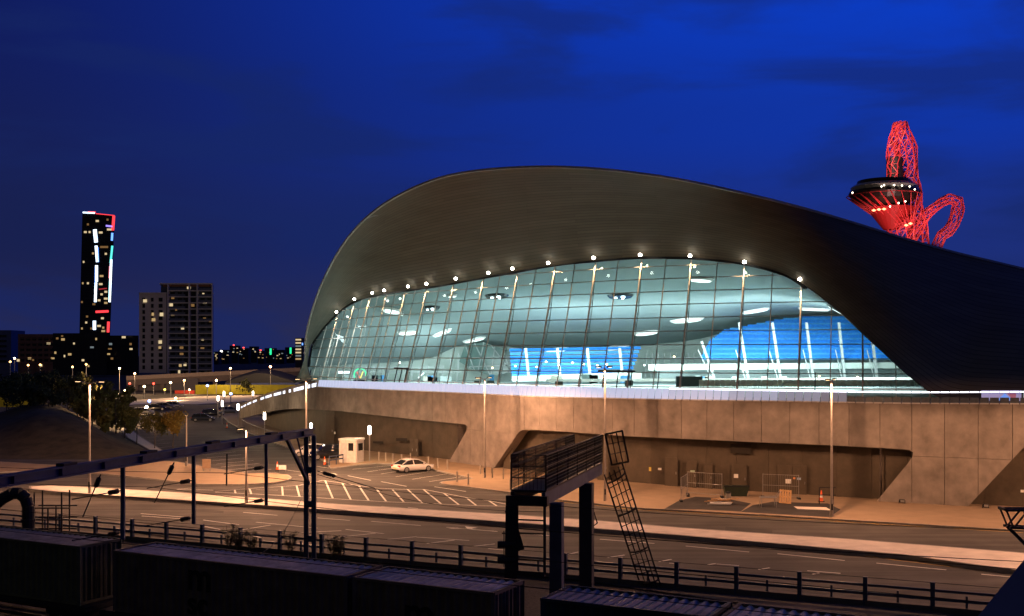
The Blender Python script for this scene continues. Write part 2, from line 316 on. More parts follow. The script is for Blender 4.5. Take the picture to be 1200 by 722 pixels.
for k in range(6): stripe([(152 + k*6, 514 + k*4), (186 + k*6.5, 512 + k*3.6)], .1, name='bay_marking')
for q in (((207, 573.5), (250, 574.5)), ((207, 573.5), (230, 571.5)), ((190, 578.5), (250, 581))): stripe(q, .12)
mb = MB()                                   # straight-ahead arrow in the near lane
for pts in ([(541, 619.5), (556, 621), (553, 619.3)], [(541, 619.7), (525, 619.3), (536, 618.4)], [(545, 617), (560, 618.6), (548, 620)]): mb.poly([gp(x, y, .006) for x, y in pts])
mb.build('arrow_marking', M_paint, road)
for x, y in ((420, 602), (655, 636), (873, 654), (300, 608), (1060, 640), (560, 580), (760, 606), (940, 620), (330, 590)):
    c_ = gp(x, y, .006); MB().poly([c_ + Vector((.32 * math.cos(a_), .32 * math.sin(a_), 0)) for a_ in [2*math.pi*k/12 for k in range(12)]]).build('manhole_cover', mat('iron_cover', (.03, .03, .03), .6, .4), road)
for x0, x1, y0, y1 in ((470, 520, 607.5, 610.5), (850, 905, 617, 622), (225, 262, 596, 599)):
    MB().poly([gp(x0, y0, .005), gp(x1, y0 + (x1-x0)*.075, .005), gp(x1, y1 + (x1-x0)*.075, .005), gp(x0, y1, .005)]).build('asphalt_patch', mat('fresh_asphalt', (.045, .042, .04), .85, var=.3, scale=.8), road)
M_patch = mat('fresh_asphalt', (.03, .028, .027), .85, var=.3, scale=.8)
for pts in ([(778, 596.6), (795, 587), (815, 582), (850, 584), (880, 590), (868, 599.5), (820, 597)], [(868, 600), (882, 592), (905, 588), (970, 590), (985, 597), (972, 606), (920, 603)]):
    MB().poly([gp(x, y, .126) for x, y in pts]).build('asphalt_patch', M_patch, pave_wall)
MB().poly([gp(x, y, .131) for x, y in ((930, 593.5), (968, 594.5), (974, 598), (935, 596.5))]).build('pale_patch', M_pave, pave_wall)

# ================================================================== AQUATIC CENTRE
BASE = Vector((0, 110, 0))
hall = thing('swimming_hall', 'huge curved-roof swimming hall with a glowing glass front on a concrete podium', 'building', BASE)
# ---- concrete podium: outline traced on the wall, cut in panels
xs = np.arange(272, 1500.1, 1.0); P = np.array([wplan(x)[:2] for x in xs]); S = np.concatenate([[0], np.cumsum(np.hypot(*np.diff(P, axis=0).T))])
def s_of(x): return float(np.interp(x, xs, S))
def x_of(s): return float(np.interp(s, S, xs))
def sz(x, y): Y = YW(x); return (s_of(x), CH - (y - HY) * Y / F)
KT = pchip([272, 281, 305.7, 322, 343, 357, 375, 420, 500, 550, 640, 705, 800, 920, 1000, 1080, 1200, 1500], [478.5, 475, 463.6, 458, 452.4, 449.5, 453.6, 455.6, 458.8, 461, 465, 466.5, 468.5, 470.2, 471.6, 472.7, 473.2, 475])
top = [(x, KT(x)) for x in np.arange(1500, 370, -6)] + [(369, 445.6), (366, 446.6), (357, 448.6), (343, 452.4), (332, 455.2), (322, 458), (313, 460.8), (305.7, 463.6), (298, 466.6), (290, 470.3), (284, 473.4), (280.5, 475.3)]
bot = [(280.5, 491), (290, 488.7), (305, 485), (325, 480.7), (345, 479), (360, 479.4), (400, 482), (440, 486.5), (500, 493), (538, 496.6), (545, 497.6), (548, 500), (546.5, 505), (526, 541.5), (526, 548), (578, 556), (578, 550), (605.5, 510), (608.5, 506), (612, 504), (617, 503.4), (660, 506), (740, 511.5), (880, 518), (970, 521.7), (1058, 526.5), (1066, 527.4), (1070, 530.5), (1069, 535), (1064, 543), (1025, 590), (1025, 600), (1132.5, 606), (1132.5, 595.5), (1197, 527), (1204, 521), (1214, 519), (1300, 523), (1500, 532)]
def dens(pl, n=4):
    o = []
    for (a, b_), (c, d) in zip(pl, pl[1:]):
        k = max(1, int(abs(c - a) / n))
        for i in range(k): o.append((a + (c - a) * i / k, b_ + (d - b_) * i / k))
    return o + [pl[-1]]
outline = [sz(x, y) for x, y in dens(bot) + dens(top)]
s0, s1 = s_of(281), s_of(1490)
npan = int((s1 - s0) / 2.45); pw = (s1 - s0) / npan
for i in range(npan):
    a, c = s0 + i * pw, s0 + (i + 1) * pw
    pg = cliprect(outline, a + .018, c - .018, -5, 20)
    if len(pg) < 3: continue
    A = wplan(x_of(a)); C = wplan(x_of(c)); nn = wnorm(x_of((a + c) / 2))
    def m3(p): t = (p[0] - a) / pw; q = A.lerp(C, t); return Vector((q.x, q.y, p[1]))
    th = 1.15 if x_of(a) > 330 else .5
    for z0_, z1_ in ((-5, 3.88), (3.905, 20)):
        sub = cliprect(pg, a, c, z0_, z1_)
        if len(sub) < 3: continue
        fr = [m3(p) for p in sub]; MB().prism(fr, [p + nn * th for p in fr]).build('concrete_panel', M_conc, hall, fix=True)
# backing behind the panel joints + dark recessed wall, in cladding bays with real joints
rec_x = []
s = s_of(300)
while s < s1: rec_x.append(s); s += 2.9
for a, c in zip(rec_x, rec_x[1:]):
    xa, xc = x_of(a + .01), x_of(c - .01); A = wplan(xa) + wnorm(xa) * 1.55; C = wplan(xc) + wnorm(xc) * 1.55; n = wnorm(xa)
    hz = min(7.3, CH - (KT(xa) + 4 - HY) * YW(xa) / F)
    q = [Vector((A.x, A.y, -.1)), Vector((C.x, C.y, -.1)), Vector((C.x, C.y, hz)), Vector((A.x, A.y, hz))]
    MB().prism(q, [p + n * .25 for p in q]).build('cladding_panel', M_louvre, hall, fix=True)
# doors, signs and grilles in the recess
def rec(x, y, out=0): Y = YW(x); p = wplan(x) + wnorm(x) * (1.55 - out); x2 = (x - CX) / F; Y2 = p.y; return Vector((x2 * Y2, Y2, CH - (y - HY) * Y2 / F))
def recquad(mb, x0, y0, x1, y1, out, th=.05):
    q = [rec(x0, y1, out), rec(x1, y1 + (x1 - x0) * .05, out), rec(x1, y0 + (x1 - x0) * .02, out), rec(x0, y0, out)]
    n = wnorm((x0 + x1) / 2); return mb.prism(q, [p + n * th for p in q])
for x0, y0, x1, y1 in ((383, 488, 391, 519), (480, 514.5, 485, 537), (485.3, 514.6, 490, 537.5), (779, 536, 794, 570), (804, 540, 816, 572), (825, 543, 835, 574), (857.5, 544, 875, 576), (911, 545, 928, 583), (928.6, 545.6, 945, 584), (560+30, 525, 600, 552), (700, 531, 712, 563)):
    d = recquad(MB(), x0, y0, x1, y1, .04).build('door', M_door, hall)
    recquad(MB(), x1 - 2.2, (y0 + y1) / 2, x1 - 1.6, (y0 + y1) / 2 + 3, .1).build('handle', M_steel, d)
M_vent = mat('vent_grille', (.03, .025, .02), .6, .3)
for x0, y0, x1, y1 in ((464, 513.3, 477, 516.8), (437, 517, 449, 519.5), (856, 520, 880, 531)):
    v = recquad(MB(), x0, y0, x1, y1, .05, .03).build('vent_grille', M_vent, hall)
for x0, y0, x1, y1, m in ((860, 555.5, 865, 560, 'w'), (920.5, 561.5, 927, 566.5, 'w'), (934, 559.8, 938.5, 562.3, 'b'), (929.5, 559.5, 932, 561.5, 'o'), (771, 548.3, 775, 550.8, 'w'), (760.5, 547.5, 763, 552, 'y'), (809, 551.2, 814, 553.2, 'g'), (391.5, 506, 393, 508.5, 'w'), (1196, 574, 1200, 577, 'w')):
    mm = {'w': M_white, 'b': mat('blue_sign', (.3, .42, .6), .6), 'o': mat('orange_sign', (.7, .3, .12), .6), 'y': mat('yellow_sign', (.7, .55, .12), .6), 'g': mat('green_sign', (.3, .45, .35), .6)}[m]
    recquad(MB(), x0, y0, x1, y1, .075, .02).build('door_sign', mm, hall)
# ---- parapet light strip: lit translucent balustrade panels, then a thin LED handrail
fs = []; s = s_of(372)
while s < s1 - 3: fs.append(s); s += .72
LT = pchip([372, 500, 640, 705, 920, 1080, 1200, 1500], [445.3, 449.2, 452.6, 454, 458.2, 460.2, 459.6, 459])
for i, (a, c) in enumerate(zip(fs, fs[1:])):
    xa, xc = x_of(a), x_of(c - .07)
    if xa > 1330: break
    def up(x, y, off): Y = YW(x); q = wplan(x) + wnorm(x) * off; return Vector((q.x, q.y, CH - (y - HY) * Y / F))
    k = 0 if xa < 700 else 1 if xa < 780 else 2 if xa < 850 else 3 if xa < 905 else 4 if xa < 960 else 5
    if xa < 985:
        q = [up(xa, KT(xa) - .4, .04), up(xc, KT(xc) - .4, .04), up(xc, LT(xc), .22), up(xa, LT(xa), .22)]
        n = wnorm(xa); MB().prism(q, [p + n * .06 for p in q]).build('balustrade_panel', E_led[k], hall)
    else:
        q = [up(xa, KT(xa) - .4, .04), up(xc, KT(xc) - .4, .04), up(xc, KT(xc) - 7, .16), up(xa, KT(xa) - 7, .16)]
        n = wnorm(xa); MB().prism(q, [p + n * .06 for p in q]).build('balustrade_panel', mat('grey_balustrade', (.10, .11, .12), .4, .2), hall)
    if xa > 780: MB().bar(up(xa, LT(xa) - .3, .2), up(xc, LT(xc) - .3, .2), .07, .1).build('led_handrail', E_line, hall)
    MB().bar(up(xa, KT(xa), .1) , up(xc, KT(xc), .1), .34, .1).build('coping', mat('coping', (.45, .45, .46), .6), hall)
for x0, x1 in ((282.5, 284.3), (285.5, 288.3), (290, 294.3), (296.5, 300.8), (305.5, 309.5), (311.2, 318.3), (321, 329.4), (331.6, 340.8), (344.3, 356), (360.6, 370.5)):
    tops = pchip([280.5, 284, 290, 298, 305.7, 313, 322, 332, 343, 357, 369], [475.3, 473.4, 470.3, 466.6, 463.6, 460.8, 458, 455.2, 452.4, 448.6, 445.6])
    hgt = .30 + .20 * (x0 - 282) / 80
    def fw(x, dy, out): Y = YW(x); q = wplan(x) - wnorm(x) * out; return Vector((q.x, q.y, CH - (tops(x) - HY) * Y / F - dy))
    q = [fw(x0, .38 + hgt, .02), fw(x1, .38 + hgt, .02), fw(x1, .38, .02), fw(x0, .38, .02)]
    MB().prism(q, [p + wnorm(x0) * .1 for p in q]).build('parapet_light', emi('parapet_light', (.75, .82, 1), 1.5), hall)
# terrace deck behind the balustrade
xs_d = [372, 420, 480, 526, 578, 640, 705, 800, 920, 1025, 1132, 1300, 1490]
YG = pchip([330, 345, 355, 362, 375, 391, 408, 427, 448.7, 474, 506, 541, 582, 627, 677, 734, 796, 863, 935, 1011, 1100, 1300, 1500], [180, 172, 167, 163.5, 157, 150.5, 145.5, 140.6, 135.9, 131.4, 127, 122.7, 118.8, 115.1, 111.6, 108.5, 105.7, 103.3, 101.3, 100, 98.8, 97, 95.5])
GZ = 8.15
deck = MB()
rowA, rowB = [], []
for x in xs_d:
    q = wplan(x) + wnorm(x) * .3; zt = CH - (KT(x) - HY) * YW(x) / F
    rowA.append(Vector((q.x, q.y, zt - .02))); r = wplan(x) + wnorm(x) * 45; rowB.append(Vector((r.x, r.y, zt - .02)))
deck.grid([rowA, rowB]).build('terrace_deck', mat('terrace', (.22, .22, .22), .7), hall)

# ---- glass front: bottom line swept along the leaning mullion direction
VD = Vector((.176, .558, 1.0))
gx = np.arange(335, 1400, 1.0); GP = np.array([[(x - CX) / F * YG(x), YG(x)] for x in gx]); GS = np.concatenate([[0], np.cumsum(np.hypot(*np.diff(GP, axis=0).T))])
def gs_of(x): return float(np.interp(x, gx, GS))
def gpt(s, h, out=0):
    X = float(np.interp(s, GS, GP[:, 0])); Y = float(np.interp(s, GS, GP[:, 1])); return Vector((X, Y, GZ)) + VD * h + Vector((-.37, -.80, .46)) * out
def glass_hit(x, y):
    r = Vector(((x - CX) / F, 1, (HY - y) / F)); lo, hi = 60., 230.
    def fun(t):
        p = Vector((0, 0, CH)) + r * t; h = p.z - GZ; q = p - VD * h; return q.y - YG(CX + F * q.x / q.y), q, h
    for _ in range(60):
        m_ = (lo + hi) / 2
        if fun(m_)[0] > 0: hi = m_
        else: lo = m_
    _, q, h = fun(lo); return gs_of(CX + F * q.x / q.y), h
G_px = [(366, 447.5), (363.5, 441), (362.5, 430), (364.5, 415), (367.5, 403), (376, 390), (388, 376.5), (400, 364.8), (412, 357), (425, 351), (437, 347.7), (460, 344), (500, 338.5), (530, 333.5), (565, 327), (605, 320), (650, 312), (697, 307), (751, 303.3), (809, 303.8), (850, 307.3), (872, 310.5), (900, 317), (925, 325.5), (945, 339), (975, 358), (1010, 389), (1050, 427), (1080, 452), (1100, 464), (1118, 472)]
sh = [glass_hit(*p) for p in G_px]
smin = min(p[0] for p in sh); gl_poly = [(max(p[0], smin), max(p[1], 0)) for p in sh]
gl_poly = [(a, h + .1) for a, h in gl_poly]; gl_poly = [(gl_poly[-1][0], 0)] + gl_poly[::-1] + [(gl_poly[0][0], 0)]
main_x = [375, 391, 408, 427, 448.7, 474, 506, 541, 582, 627, 677, 734, 796, 863, 935, 1011, 1090]
mull = []
for a, c in zip(main_x, main_x[1:]): mull += [(gs_of(a), 1), ((gs_of(a) + gs_of(c)) / 2, 0)]
mull.append((gs_of(main_x[-1]), 1)); mull = [((smin + mull[0][0]) / 2, 0)] + mull
rows_h = [.75 + 1.36 * k for k in range(10)]
glazing = MB()
tops_main = []
for s, main in mull:
    c = cliprect(gl_poly, s - .03, s + .03, 0, 40)
    if not c: continue
    ht = max(p[1] for p in c); wd = .13 if main else .07
    m_ = MB().bar(gpt(s, 0, .03), gpt(s, ht, .03), wd, .16, up=(-.37, -.8, .4)).build('mullion', M_frame, hall)
    if main and ht > 2:
        tops_main.append((s, ht)); t = MB(); dp = .75
        t.bar(gpt(s, 0, -dp * .4), gpt(s, ht * .6, -dp), .06).bar(gpt(s, ht * .6, -dp), gpt(s, ht, -.1), .06)
        k = 0; hh = .3
        while hh < ht - 1:
            f2 = lambda h: -dp * (.4 + .6 * min(1, h / (ht * .6))) if h < ht * .6 else -dp * (ht - h) / (ht * .4) - .05
            t.bar(gpt(s, hh, 0), gpt(s, hh + .6, f2(hh + .6)), .035).bar(gpt(s, hh + .6, f2(hh + .6)), gpt(s, hh + 1.2, 0), .035); hh += 1.2
        t.build('truss', mat('white_steel', (.30, .33, .33), .5, .1), m_)
for h in rows_h:
    c = cliprect(gl_poly, -99, 999, h - .02, h + .02)
    if not c: continue
    a, e = min(p[0] for p in c), max(p[0] for p in c); t = MB(); n = max(2, int((e - a) / 3)); pts = [gpt(a + (e - a) * i / n, h, .045) for i in range(n + 1)]
    for p, q in zip(pts, pts[1:]): t.bar(p, q, .10 if abs(h - rows_h[1]) > .01 else .16, .09)
    t.build('transom', M_frame, hall)
cols = [smin] + [m_[0] for m_ in mull] + [max(p[0] for p in gl_poly)]; rws = [0] + rows_h + [16]
for a, c in zip(cols, cols[1:]):
    for h0, h1 in zip(rws, rws[1:]):
        pg = cliprect(gl_poly, a, c, h0, h1)
        if len(pg) < 3: continue
        ar = abs(sum(p[0]*q[1] - q[0]*p[1] for p, q in zip(pg, pg[1:] + pg[:1]))) / 2
        if ar < .03: continue
        A, C = gpt(a, 0), gpt(c, 0)
        MB().poly([A.lerp(C, (p[0] - a) / (c - a)) + VD * p[1] for p in pg]).build('pane', M_glass, hall)
for x in (467, 722):                        # dark entrance portals in the bottom row
    d = MB(); s = gs_of(x); wd = 1.5 if x > 700 else 1.2
    for q in (-wd, 0, wd): d.bar(gpt(s + q, 0, .12), gpt(s + q, 2.2, .12), .1)
    d.bar(gpt(s - wd - .8, 2.2, .12), gpt(s + wd + .3, 2.2, .12), .16); d.build('entrance_frame', M_black, hall)
for x in (770, 955):
    MB().bar(gpt(gs_of(x), 0, .1), gpt(gs_of(x), 2.2, .1), .09).build('door_post', M_black, hall)

# ---- roof shell: outer rim E and the line G where it meets the glass
def gw(x, y, out=.25): s, h = glass_hit(x, y); return gpt(s, h, out)
st = [((343, 449, 162), (367, 447, 0)), ((350, 438, 161), (362.5, 437, 0)), ((355, 426, 160), (361.5, 428, 0)), ((357, 415, 158), (362.5, 420, 0)), ((360, 387, 154), (365.5, 406, 0)), ((372, 346, 146), (376, 390, 0)), ((390, 307, 138), (388, 376.5, 0)), ((412, 274, 130.5), (401, 364.2, 0)), ((440, 247, 123.5), (420, 353, 0)), ((475, 225.5, 117), (450, 345.6, 0)), ((515, 209.5, 111.5), (500, 338.5, 0)), ((560, 200.8, 106.5), (560, 328, 0)), ((620, 196.6, 102.5), (630, 315.5, 0)), ((680, 197.5, 100), (697, 307, 0)), ((740, 203, 99), (751, 303, 0)), ((800, 212, 99.5), (809, 303.5, 0)), ((870, 227, 101.5), (872, 310.5, 0)), ((940, 244.5, 104), (925, 325.5, 0)), ((1000, 262, 106.5), (975, 358, 103)), ((1060, 280.5, 109), (1030, 408, 97.5)), ((1120, 297, 111.5), (1070, 444, 95.5)), ((1160, 306.5, 113), (1106, 468, 94.5)), ((1200, 316, 115), (1160, 473, 92.5)), ((1300, 340, 119), (1260, 475, 90)), ((1450, 376, 125), (1420, 476, 87.5))]
E_pts = [at(*e) for e, _ in st]; G_pts = [at(x, y, d) if d else gw(x, y) for _, (x, y, d) in st]
SUB = 5; Ec = catmull(E_pts, SUB); Gc = catmull(G_pts, SUB); nE = len(Ec)
rows = []; NR = 10
for k in range(NR + 1):
    u = k / NR; row = []
    for i, (e, q) in enumerate(zip(Ec, Gc)):
        f = i / SUB; right = min(1, max(0, (f - 14.5) / 4)); endf = min(1, f / 6)
        bul = Vector((0, .35, .55)) * (1.6 * (1 - right) * endf) + Vector((-.15, -1, -.15)) * (2.6 * right)
        row.append(e.lerp(q, u) + bul * 4 * u * (1 - u))
    rows.append(row)
roof = MB().grid(rows).build('roof_soffit', M_shell, hall, smooth=True)
uvl = roof.data.uv_layers.new(name='UVMap')
for lp in roof.data.loops: k_, i_ = divmod(lp.vertex_index, nE); uvl.data[lp.index].uv = (i_ / SUB, k_ / NR)
def cladding_seams():                       # long strips of cladding: thin joints and strip-to-strip tone
    t = M_shell.node_tree; n = t.nodes; l = t.links; p = n['Principled BSDF']; base = p.inputs['Base Color'].links[0].from_socket
    uv = n.new('ShaderNodeUVMap'); br = n.new('ShaderNodeTexBrick'); br.inputs['Scale'].default_value = 1; br.inputs['Brick Width'].default_value = 1.7; br.inputs['Row Height'].default_value = 1 / 34; br.inputs['Mortar Size'].default_value = .0022; br.inputs['Mortar Smooth'].default_value = .2; br.inputs['Bias'].default_value = 0
    br.inputs['Color1'].default_value = (1.08, 1.08, 1.06, 1); br.inputs['Color2'].default_value = (.90, .90, .91, 1); br.inputs['Mortar'].default_value = (.55, .55, .55, 1); l.new(uv.outputs[0], br.inputs[0])
    mx = n.new('ShaderNodeMix'); mx.data_type = 'RGBA'; mx.blend_type = 'MULTIPLY'; mx.inputs[0].default_value = 1; l.new(base, mx.inputs[6]); l.new(br.outputs[0], mx.inputs[7]); l.new(mx.outputs[2], p.inputs['Base Color'])
cladding_seams()
back = []
for dx, dy, dz in ((0, 0, 0), (.3, .6, .25), (3, 8, .9), (9, 24, 1.0), (18, 50, -2), (24, 75, -7)):
    row = []
    for i, e in enumerate(Ec):
        f = i / SUB; a = min(1, max(0, (f - 7.5) / 5)); row.append(e + Vector((dx, dy, dz)) * (a * a * (3 - 2 * a)))
    back.append(row)
MB().grid(back).build('roof_top', mat('roof_sheet', (.2, .2, .2), .5, .4), hall, smooth=True)
tr = MB()
for a, c in zip(Ec[SUB*3:], Ec[SUB*3+1:]): tr.bar(a + Vector((0, -.05, .06)), c + Vector((0, -.05, .06)), .22, .2)
tr.build('roof_edge_trim', mat('edge_trim', (.36, .36, .35), .6, .2), hall)
gs_ = MB()
gl = [gw(x, y, .12) for x, y in G_px[2:25]]; gl = catmull(gl, 4)
for a, c in zip(gl, gl[1:]): gs_.bar(a, c, .28, .22)
gs_.build('glazing_head', M_black, hall)
# small lamps under the roof edge, one at each main mullion
for k, (s, ht) in enumerate(tops_main):
    if ht < 3: continue
    q0 = gpt(s, ht, .25); i0 = min(range(nE), key=lambda i: (Gc[i] - q0).length); p = Gc[i0].lerp(Ec[i0], .075) + Vector((0, -.45, -.35))
    o = MB().lathe(p, [(.02, -.17), (.16, -.12), (.19, 0), (.13, .12), (.02, .17)], 8).build('edge_lamp', E_white, hall)
    lamp('edge_light', 'SPOT', gpt(s, ht - .2, 1.1), 2300, (1, .60, .30), o, .1, 95, gpt(s, ht - 2.4, 0), .9)

# ---- inside: ceiling, far stands, floor, lamps
FC = [(367, 446, 170), (364, 440, 170), (363, 436, 170), (364, 434, 170), (368, 432, 170), (378, 430, 170), (395, 428, 170), (415, 427, 170), (440, 425.5, 172), (470, 423.5, 172), (505, 419, 172), (540, 405, 172), (580, 404, 172), (640, 411, 172), (700, 409, 172), (760, 404, 170), (820, 397, 168), (880, 381, 166), (940, 371, 165), (1000, 367, 164), (1060, 367, 163), (1110, 368, 162), (1170, 372, 160), (1260, 380, 158), (1420, 392, 156)]
Fc = catmull([at(*p) for p in FC], SUB); crow = []
for k in range(15):
    u = k / 14; row = []
    for i, (q, c) in enumerate(zip(Gc, Fc)):
        f = i / SUB; s_ = q + Vector((.05, .35, .1)) if f < 17 else q + Vector((0, .5, .05))
        row.append(s_.lerp(c, u) + Vector((0, 0, 1)) * (1.3 * 4 * u * (1 - u)) * min(1, f / 7))
    crow.append(row)
ceil = MB().grid(crow).build('ceiling', M_ceiling, hall, smooth=True)
cv = [v for r_ in crow for v in r_]; ncol = len(crow[0])
bvh = bvhtree.BVHTree.FromPolygons(cv, [(i*ncol+j, i*ncol+j+1, (i+1)*ncol+j+1, (i+1)*ncol+j) for i in range(14) for j in range(ncol-1)])
def on_ceiling(x, y):
    r = Vector(((x - CX) / F, 1, (HY - y) / F)).normalized(); best = None; o = Vector((0, 0, CH)) + r * 60
    for _ in range(4):
        h = bvh.ray_cast(o, r)
        if h[0] is None: break
        best = h; o = h[0] + r * .3
        if h[0].y > YG(x) + 3: break
    return best
for x, y, L_, W_, dark in ((459, 363, 2.0, 1.0, 0), (505, 360, 1.4, .9, 1), (582, 346, 1.7, 1.4, 1), (727, 346, 1.75, 1.3, 1), (821, 326, 1.6, 1.2, 0), (805, 374, 2.6, 1.0, 0), (757, 389, 2.2, 1.0, 0), (723, 406, 2.2, .9, 0), (652, 409, 2.2, .9, 0), (885, 363, 2.2, .9, 0), (955, 361, 2.4, .9, 0), (990, 366, 2.4, .8, 0), (477, 389, 1.8, .6, 0), (518, 389, 1.8, .6, 0), (556, 397, 2.2, .6, 0), (530, 345, .7, .5, 0), (471, 367, .3, .3, 0)):
    h = on_ceiling(x, y)
    if not h: continue
    p, n = h[0], h[1]
    if n.z > 0: n = -n
    tx = Vector((.75, -.45, 0)); tx = (tx - n * tx.dot(n)).normalized(); ty = n.cross(tx)
    def ring(k, off): return [p + n * off + tx * L_ * k * math.cos(a) + ty * W_ * k * math.sin(a) for a in [2*math.pi*i/16 for i in range(16)]]
    o = MB().prism(ring(1, .04), ring(.86, .3)).build('ceiling_light', mat('dark_reflector', (.03, .035, .04), .2, .5) if dark else M_white, hall)
    if dark:
        for dx, dy, r_ in ((-.35, .1, .16), (.3, .25, .2), (.05, -.4, .13)):
            c = p + n * .32 + tx * L_ * dx + ty * W_ * dy; MB().prism([c + tx*r_*L_*.8*math.cos(a) + ty*r_*W_*math.sin(a) for a in [math.pi*i/4 for i in range(8)]], [c + n*.06 + tx*r_*L_*.8*math.cos(a) + ty*r_*W_*math.sin(a) for a in [math.pi*i/4 for i in range(8)]]).build('bulb', E_cold, o)
    else: MB().prism(ring(.8, .31), ring(.76, .36)).build('diffuser', emi('hall_diffuser', (.9, 1, .97), 1.9), o)
fl = MB(); xr = (366, 391, 420, 460, 500, 560, 640, 720, 800, 900, 1000, 1100, 1200)
fl.grid([[gpt(gs_of(x), .0) + Vector((.05, .3, -.08)) for x in xr], [at(x, 452, 178) * 1.0 - Vector((0, 0, at(x, 452, 178).z - 8.02)) for x in xr]])
fl.build('hall_floor', M_hallfloor, hall)
bw = MB(); Fl = catmull([at(*p) for p in FC[3:]], 3)
bw.grid([[Vector((p.x, p.y + .6, 7.9)) for p in Fl], [Vector((p.x, p.y + .6, p.z + .4)) for p in Fl]]).build('hall_wall', M_hallwall, hall)
# dark far window with struts, left of the blue stand
fwq = [(538, 424), (545, 404), (567, 401), (598, 412), (600, 436), (575, 441), (556, 434)]
fwn = MB().prism([at(x, y, 169.5) for x, y in fwq], [at(x, y, 169.8) for x, y in fwq]).build('far_window', mat('dusky_glass', (.10, .16, .15), .15, var=.3, scale=.4), hall)
sb = MB()
for a, c in (((545, 404), (556, 434)), ((556, 402), (575, 441)), ((567, 401), (560, 436)), ((580, 405), (575, 441)), ((590, 409), (598, 438)), ((540, 420), (600, 418)), ((548, 430), (600, 428)), ((575, 404), (598, 434))): sb.bar(at(*a, 169.3), at(*c, 169.3), .16)
sb.build('strut', mat('white_steel', (.30, .33, .33)), fwn)
def stand(name, rows_):
    s_ = None
    for k, (x0, x1, y, d) in enumerate(rows_):
        n = 8; t = MB(); pts = []
        for i in range(n + 1):
            x = x0 + (x1 - x0) * i / n; pts.append(at(x, y(x) if callable(y) else y, d))
        for p, q in zip(pts, pts[1:]): t.bar(p, q, .6, .08); t.bar(p + Vector((0, .3, .12)), q + Vector((0, .3, .12)), .1, .20 if len(rows_) > 20 else .4)
        t.build(name, M_seatblue if k % 3 else mat('pale_blue_seats', (.06, .33, .72), .6, var=.3, scale=2), hall)
stand('blue_seat_row', [(600 - k*.4, 739 + k*1.7, (lambda x, k=k: 441.5 - 4.3 * k - (x - 600) * .018 * (k + 1) / 8), 151 + k * 1.0) for k in range(8)])
def top_y(x): return float(np.interp(x, [820, 830, 850, 925, 1000, 1110], [420, 400, 387, 373.5, 369, 371]))
rr = []
for k in range(26):
    yb = 421 - 1.95 * k; xl = float(np.interp(yb, [369, 373.5, 387, 400, 420], [975, 922, 850, 832, 822])); rr.append((xl, 1130, yb, 146 + k * .5))
stand('blue_seat_row', rr)
for x0, x1 in ((866, 877), (905, 915), (945, 953), (983, 990), (1020, 1028), (822, 838)):
    c = MB(); c.bar(at(x0, 378 if x0 > 860 else 400, 143.5), at(x1, 446, 143.5), .3); c.bar(at(x0 - 4, 410, 143.2), at(x1 - 3, 446, 143.2), .1); c.build('raking_column', mat('white_steel', (.30, .33, .33)), hall)
for x0 in (618, 655, 690, 728): MB().bar(at(x0 - 2, 408, 149.5), at(x0 + 2, 446, 149.5), .35).build('raking_column', mat('white_steel', (.30, .33, .33)), hall)
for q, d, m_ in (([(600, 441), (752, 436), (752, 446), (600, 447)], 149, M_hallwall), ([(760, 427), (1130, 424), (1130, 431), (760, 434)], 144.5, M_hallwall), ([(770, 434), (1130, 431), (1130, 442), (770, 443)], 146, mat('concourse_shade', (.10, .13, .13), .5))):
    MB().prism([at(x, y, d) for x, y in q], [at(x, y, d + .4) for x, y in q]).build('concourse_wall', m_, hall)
MB().bar(at(640, 446, 138), at(1120, 443.5, 132), .1, .35).build('white_balustrade', M_white, hall)
for k in range(5):                           # pale seats just inside the glass on the right
    t = MB(); d = 117 - k * 2.6; z = 8.15 + (4 - k) * .0 + .02; n = 46
    for i in range(n):
        x = 822 + (1105 - 822) * i / n; p = at(x, 416 + (12 - (8.9 + k * .12)) * F / d * 1.0, d); t.box(p, (.46, .08, .45)); t.box(p + Vector((0, -.2, -.2)), (.46, .42, .07))
    t.build('pale_seat_row', M_seatpale, hall)
for x, y, d, mm in ((1005, 442, 145.5, E_warm), (960, 441, 145.5, E_warm), (1056, 443, 145.5, E_warm), (871, 434, 145.5, E_warm), (835, 433, 145.5, E_warm), (801, 433, 145.5, E_warm), (790, 418, 150, E_warm), (969, 429, 145.2, E_cold), (684, 427, 148.6, E_warm), (640, 424, 148.6, E_warm), (655, 428, 148.6, E_warm), (671, 425, 148.6, E_warm), (700, 428, 148.6, E_cold), (711, 427, 148.6, E_warm), (629, 430, 148.6, E_warm), (604, 429, 148.6, E_warm), (577, 431, 168.5, E_warm), (755, 428, 148.6, E_cold), (468, 425, 140, E_white)):
    MB().lathe(at(x, y, d), [(.02, -.1), (.12, -.05), (.12, .05), (.02, .1)], 8).build('wall_light', mm, hall)
for x, y0, y1, d in ((655, 452, 447, 128), (737, 452, 446, 126), (800, 453, 441, 124), (815, 453, 441, 124.5), (830, 452, 447, 123), (560, 449, 446, 140), (575, 449, 446, 140)):
    MB().box(at(x, (y0 + y1) / 2, d), (1.5 if x in (800, 815) else .9, .6, (y0 - y1) * d / F)).build('desk', mat('dark_desk', (.06, .08, .08), .5), hall)
for x in list(range(374, 545, 9)) + list(range(756, 826, 7)):
    d_ = 168 if x < 600 else 160; MB().bar(at(x, 447, d_), at(x + 1.5, 428 if x < 520 else 414, d_), .16).build('hall_post', mat('white_steel', (.30, .33, .33)), hall)
for y0, y1, x0, x1, d_ in ((436, 436, 372, 545, 167.5), (431, 430, 372, 520, 167.5), (420, 419, 756, 826, 159.5), (428, 427, 756, 826, 159.5)): MB().bar(at(x0, y0, d_), at(x1, y1, d_), .14).build('gallery_rail', mat('white_steel', (.30, .33, .33)), hall)
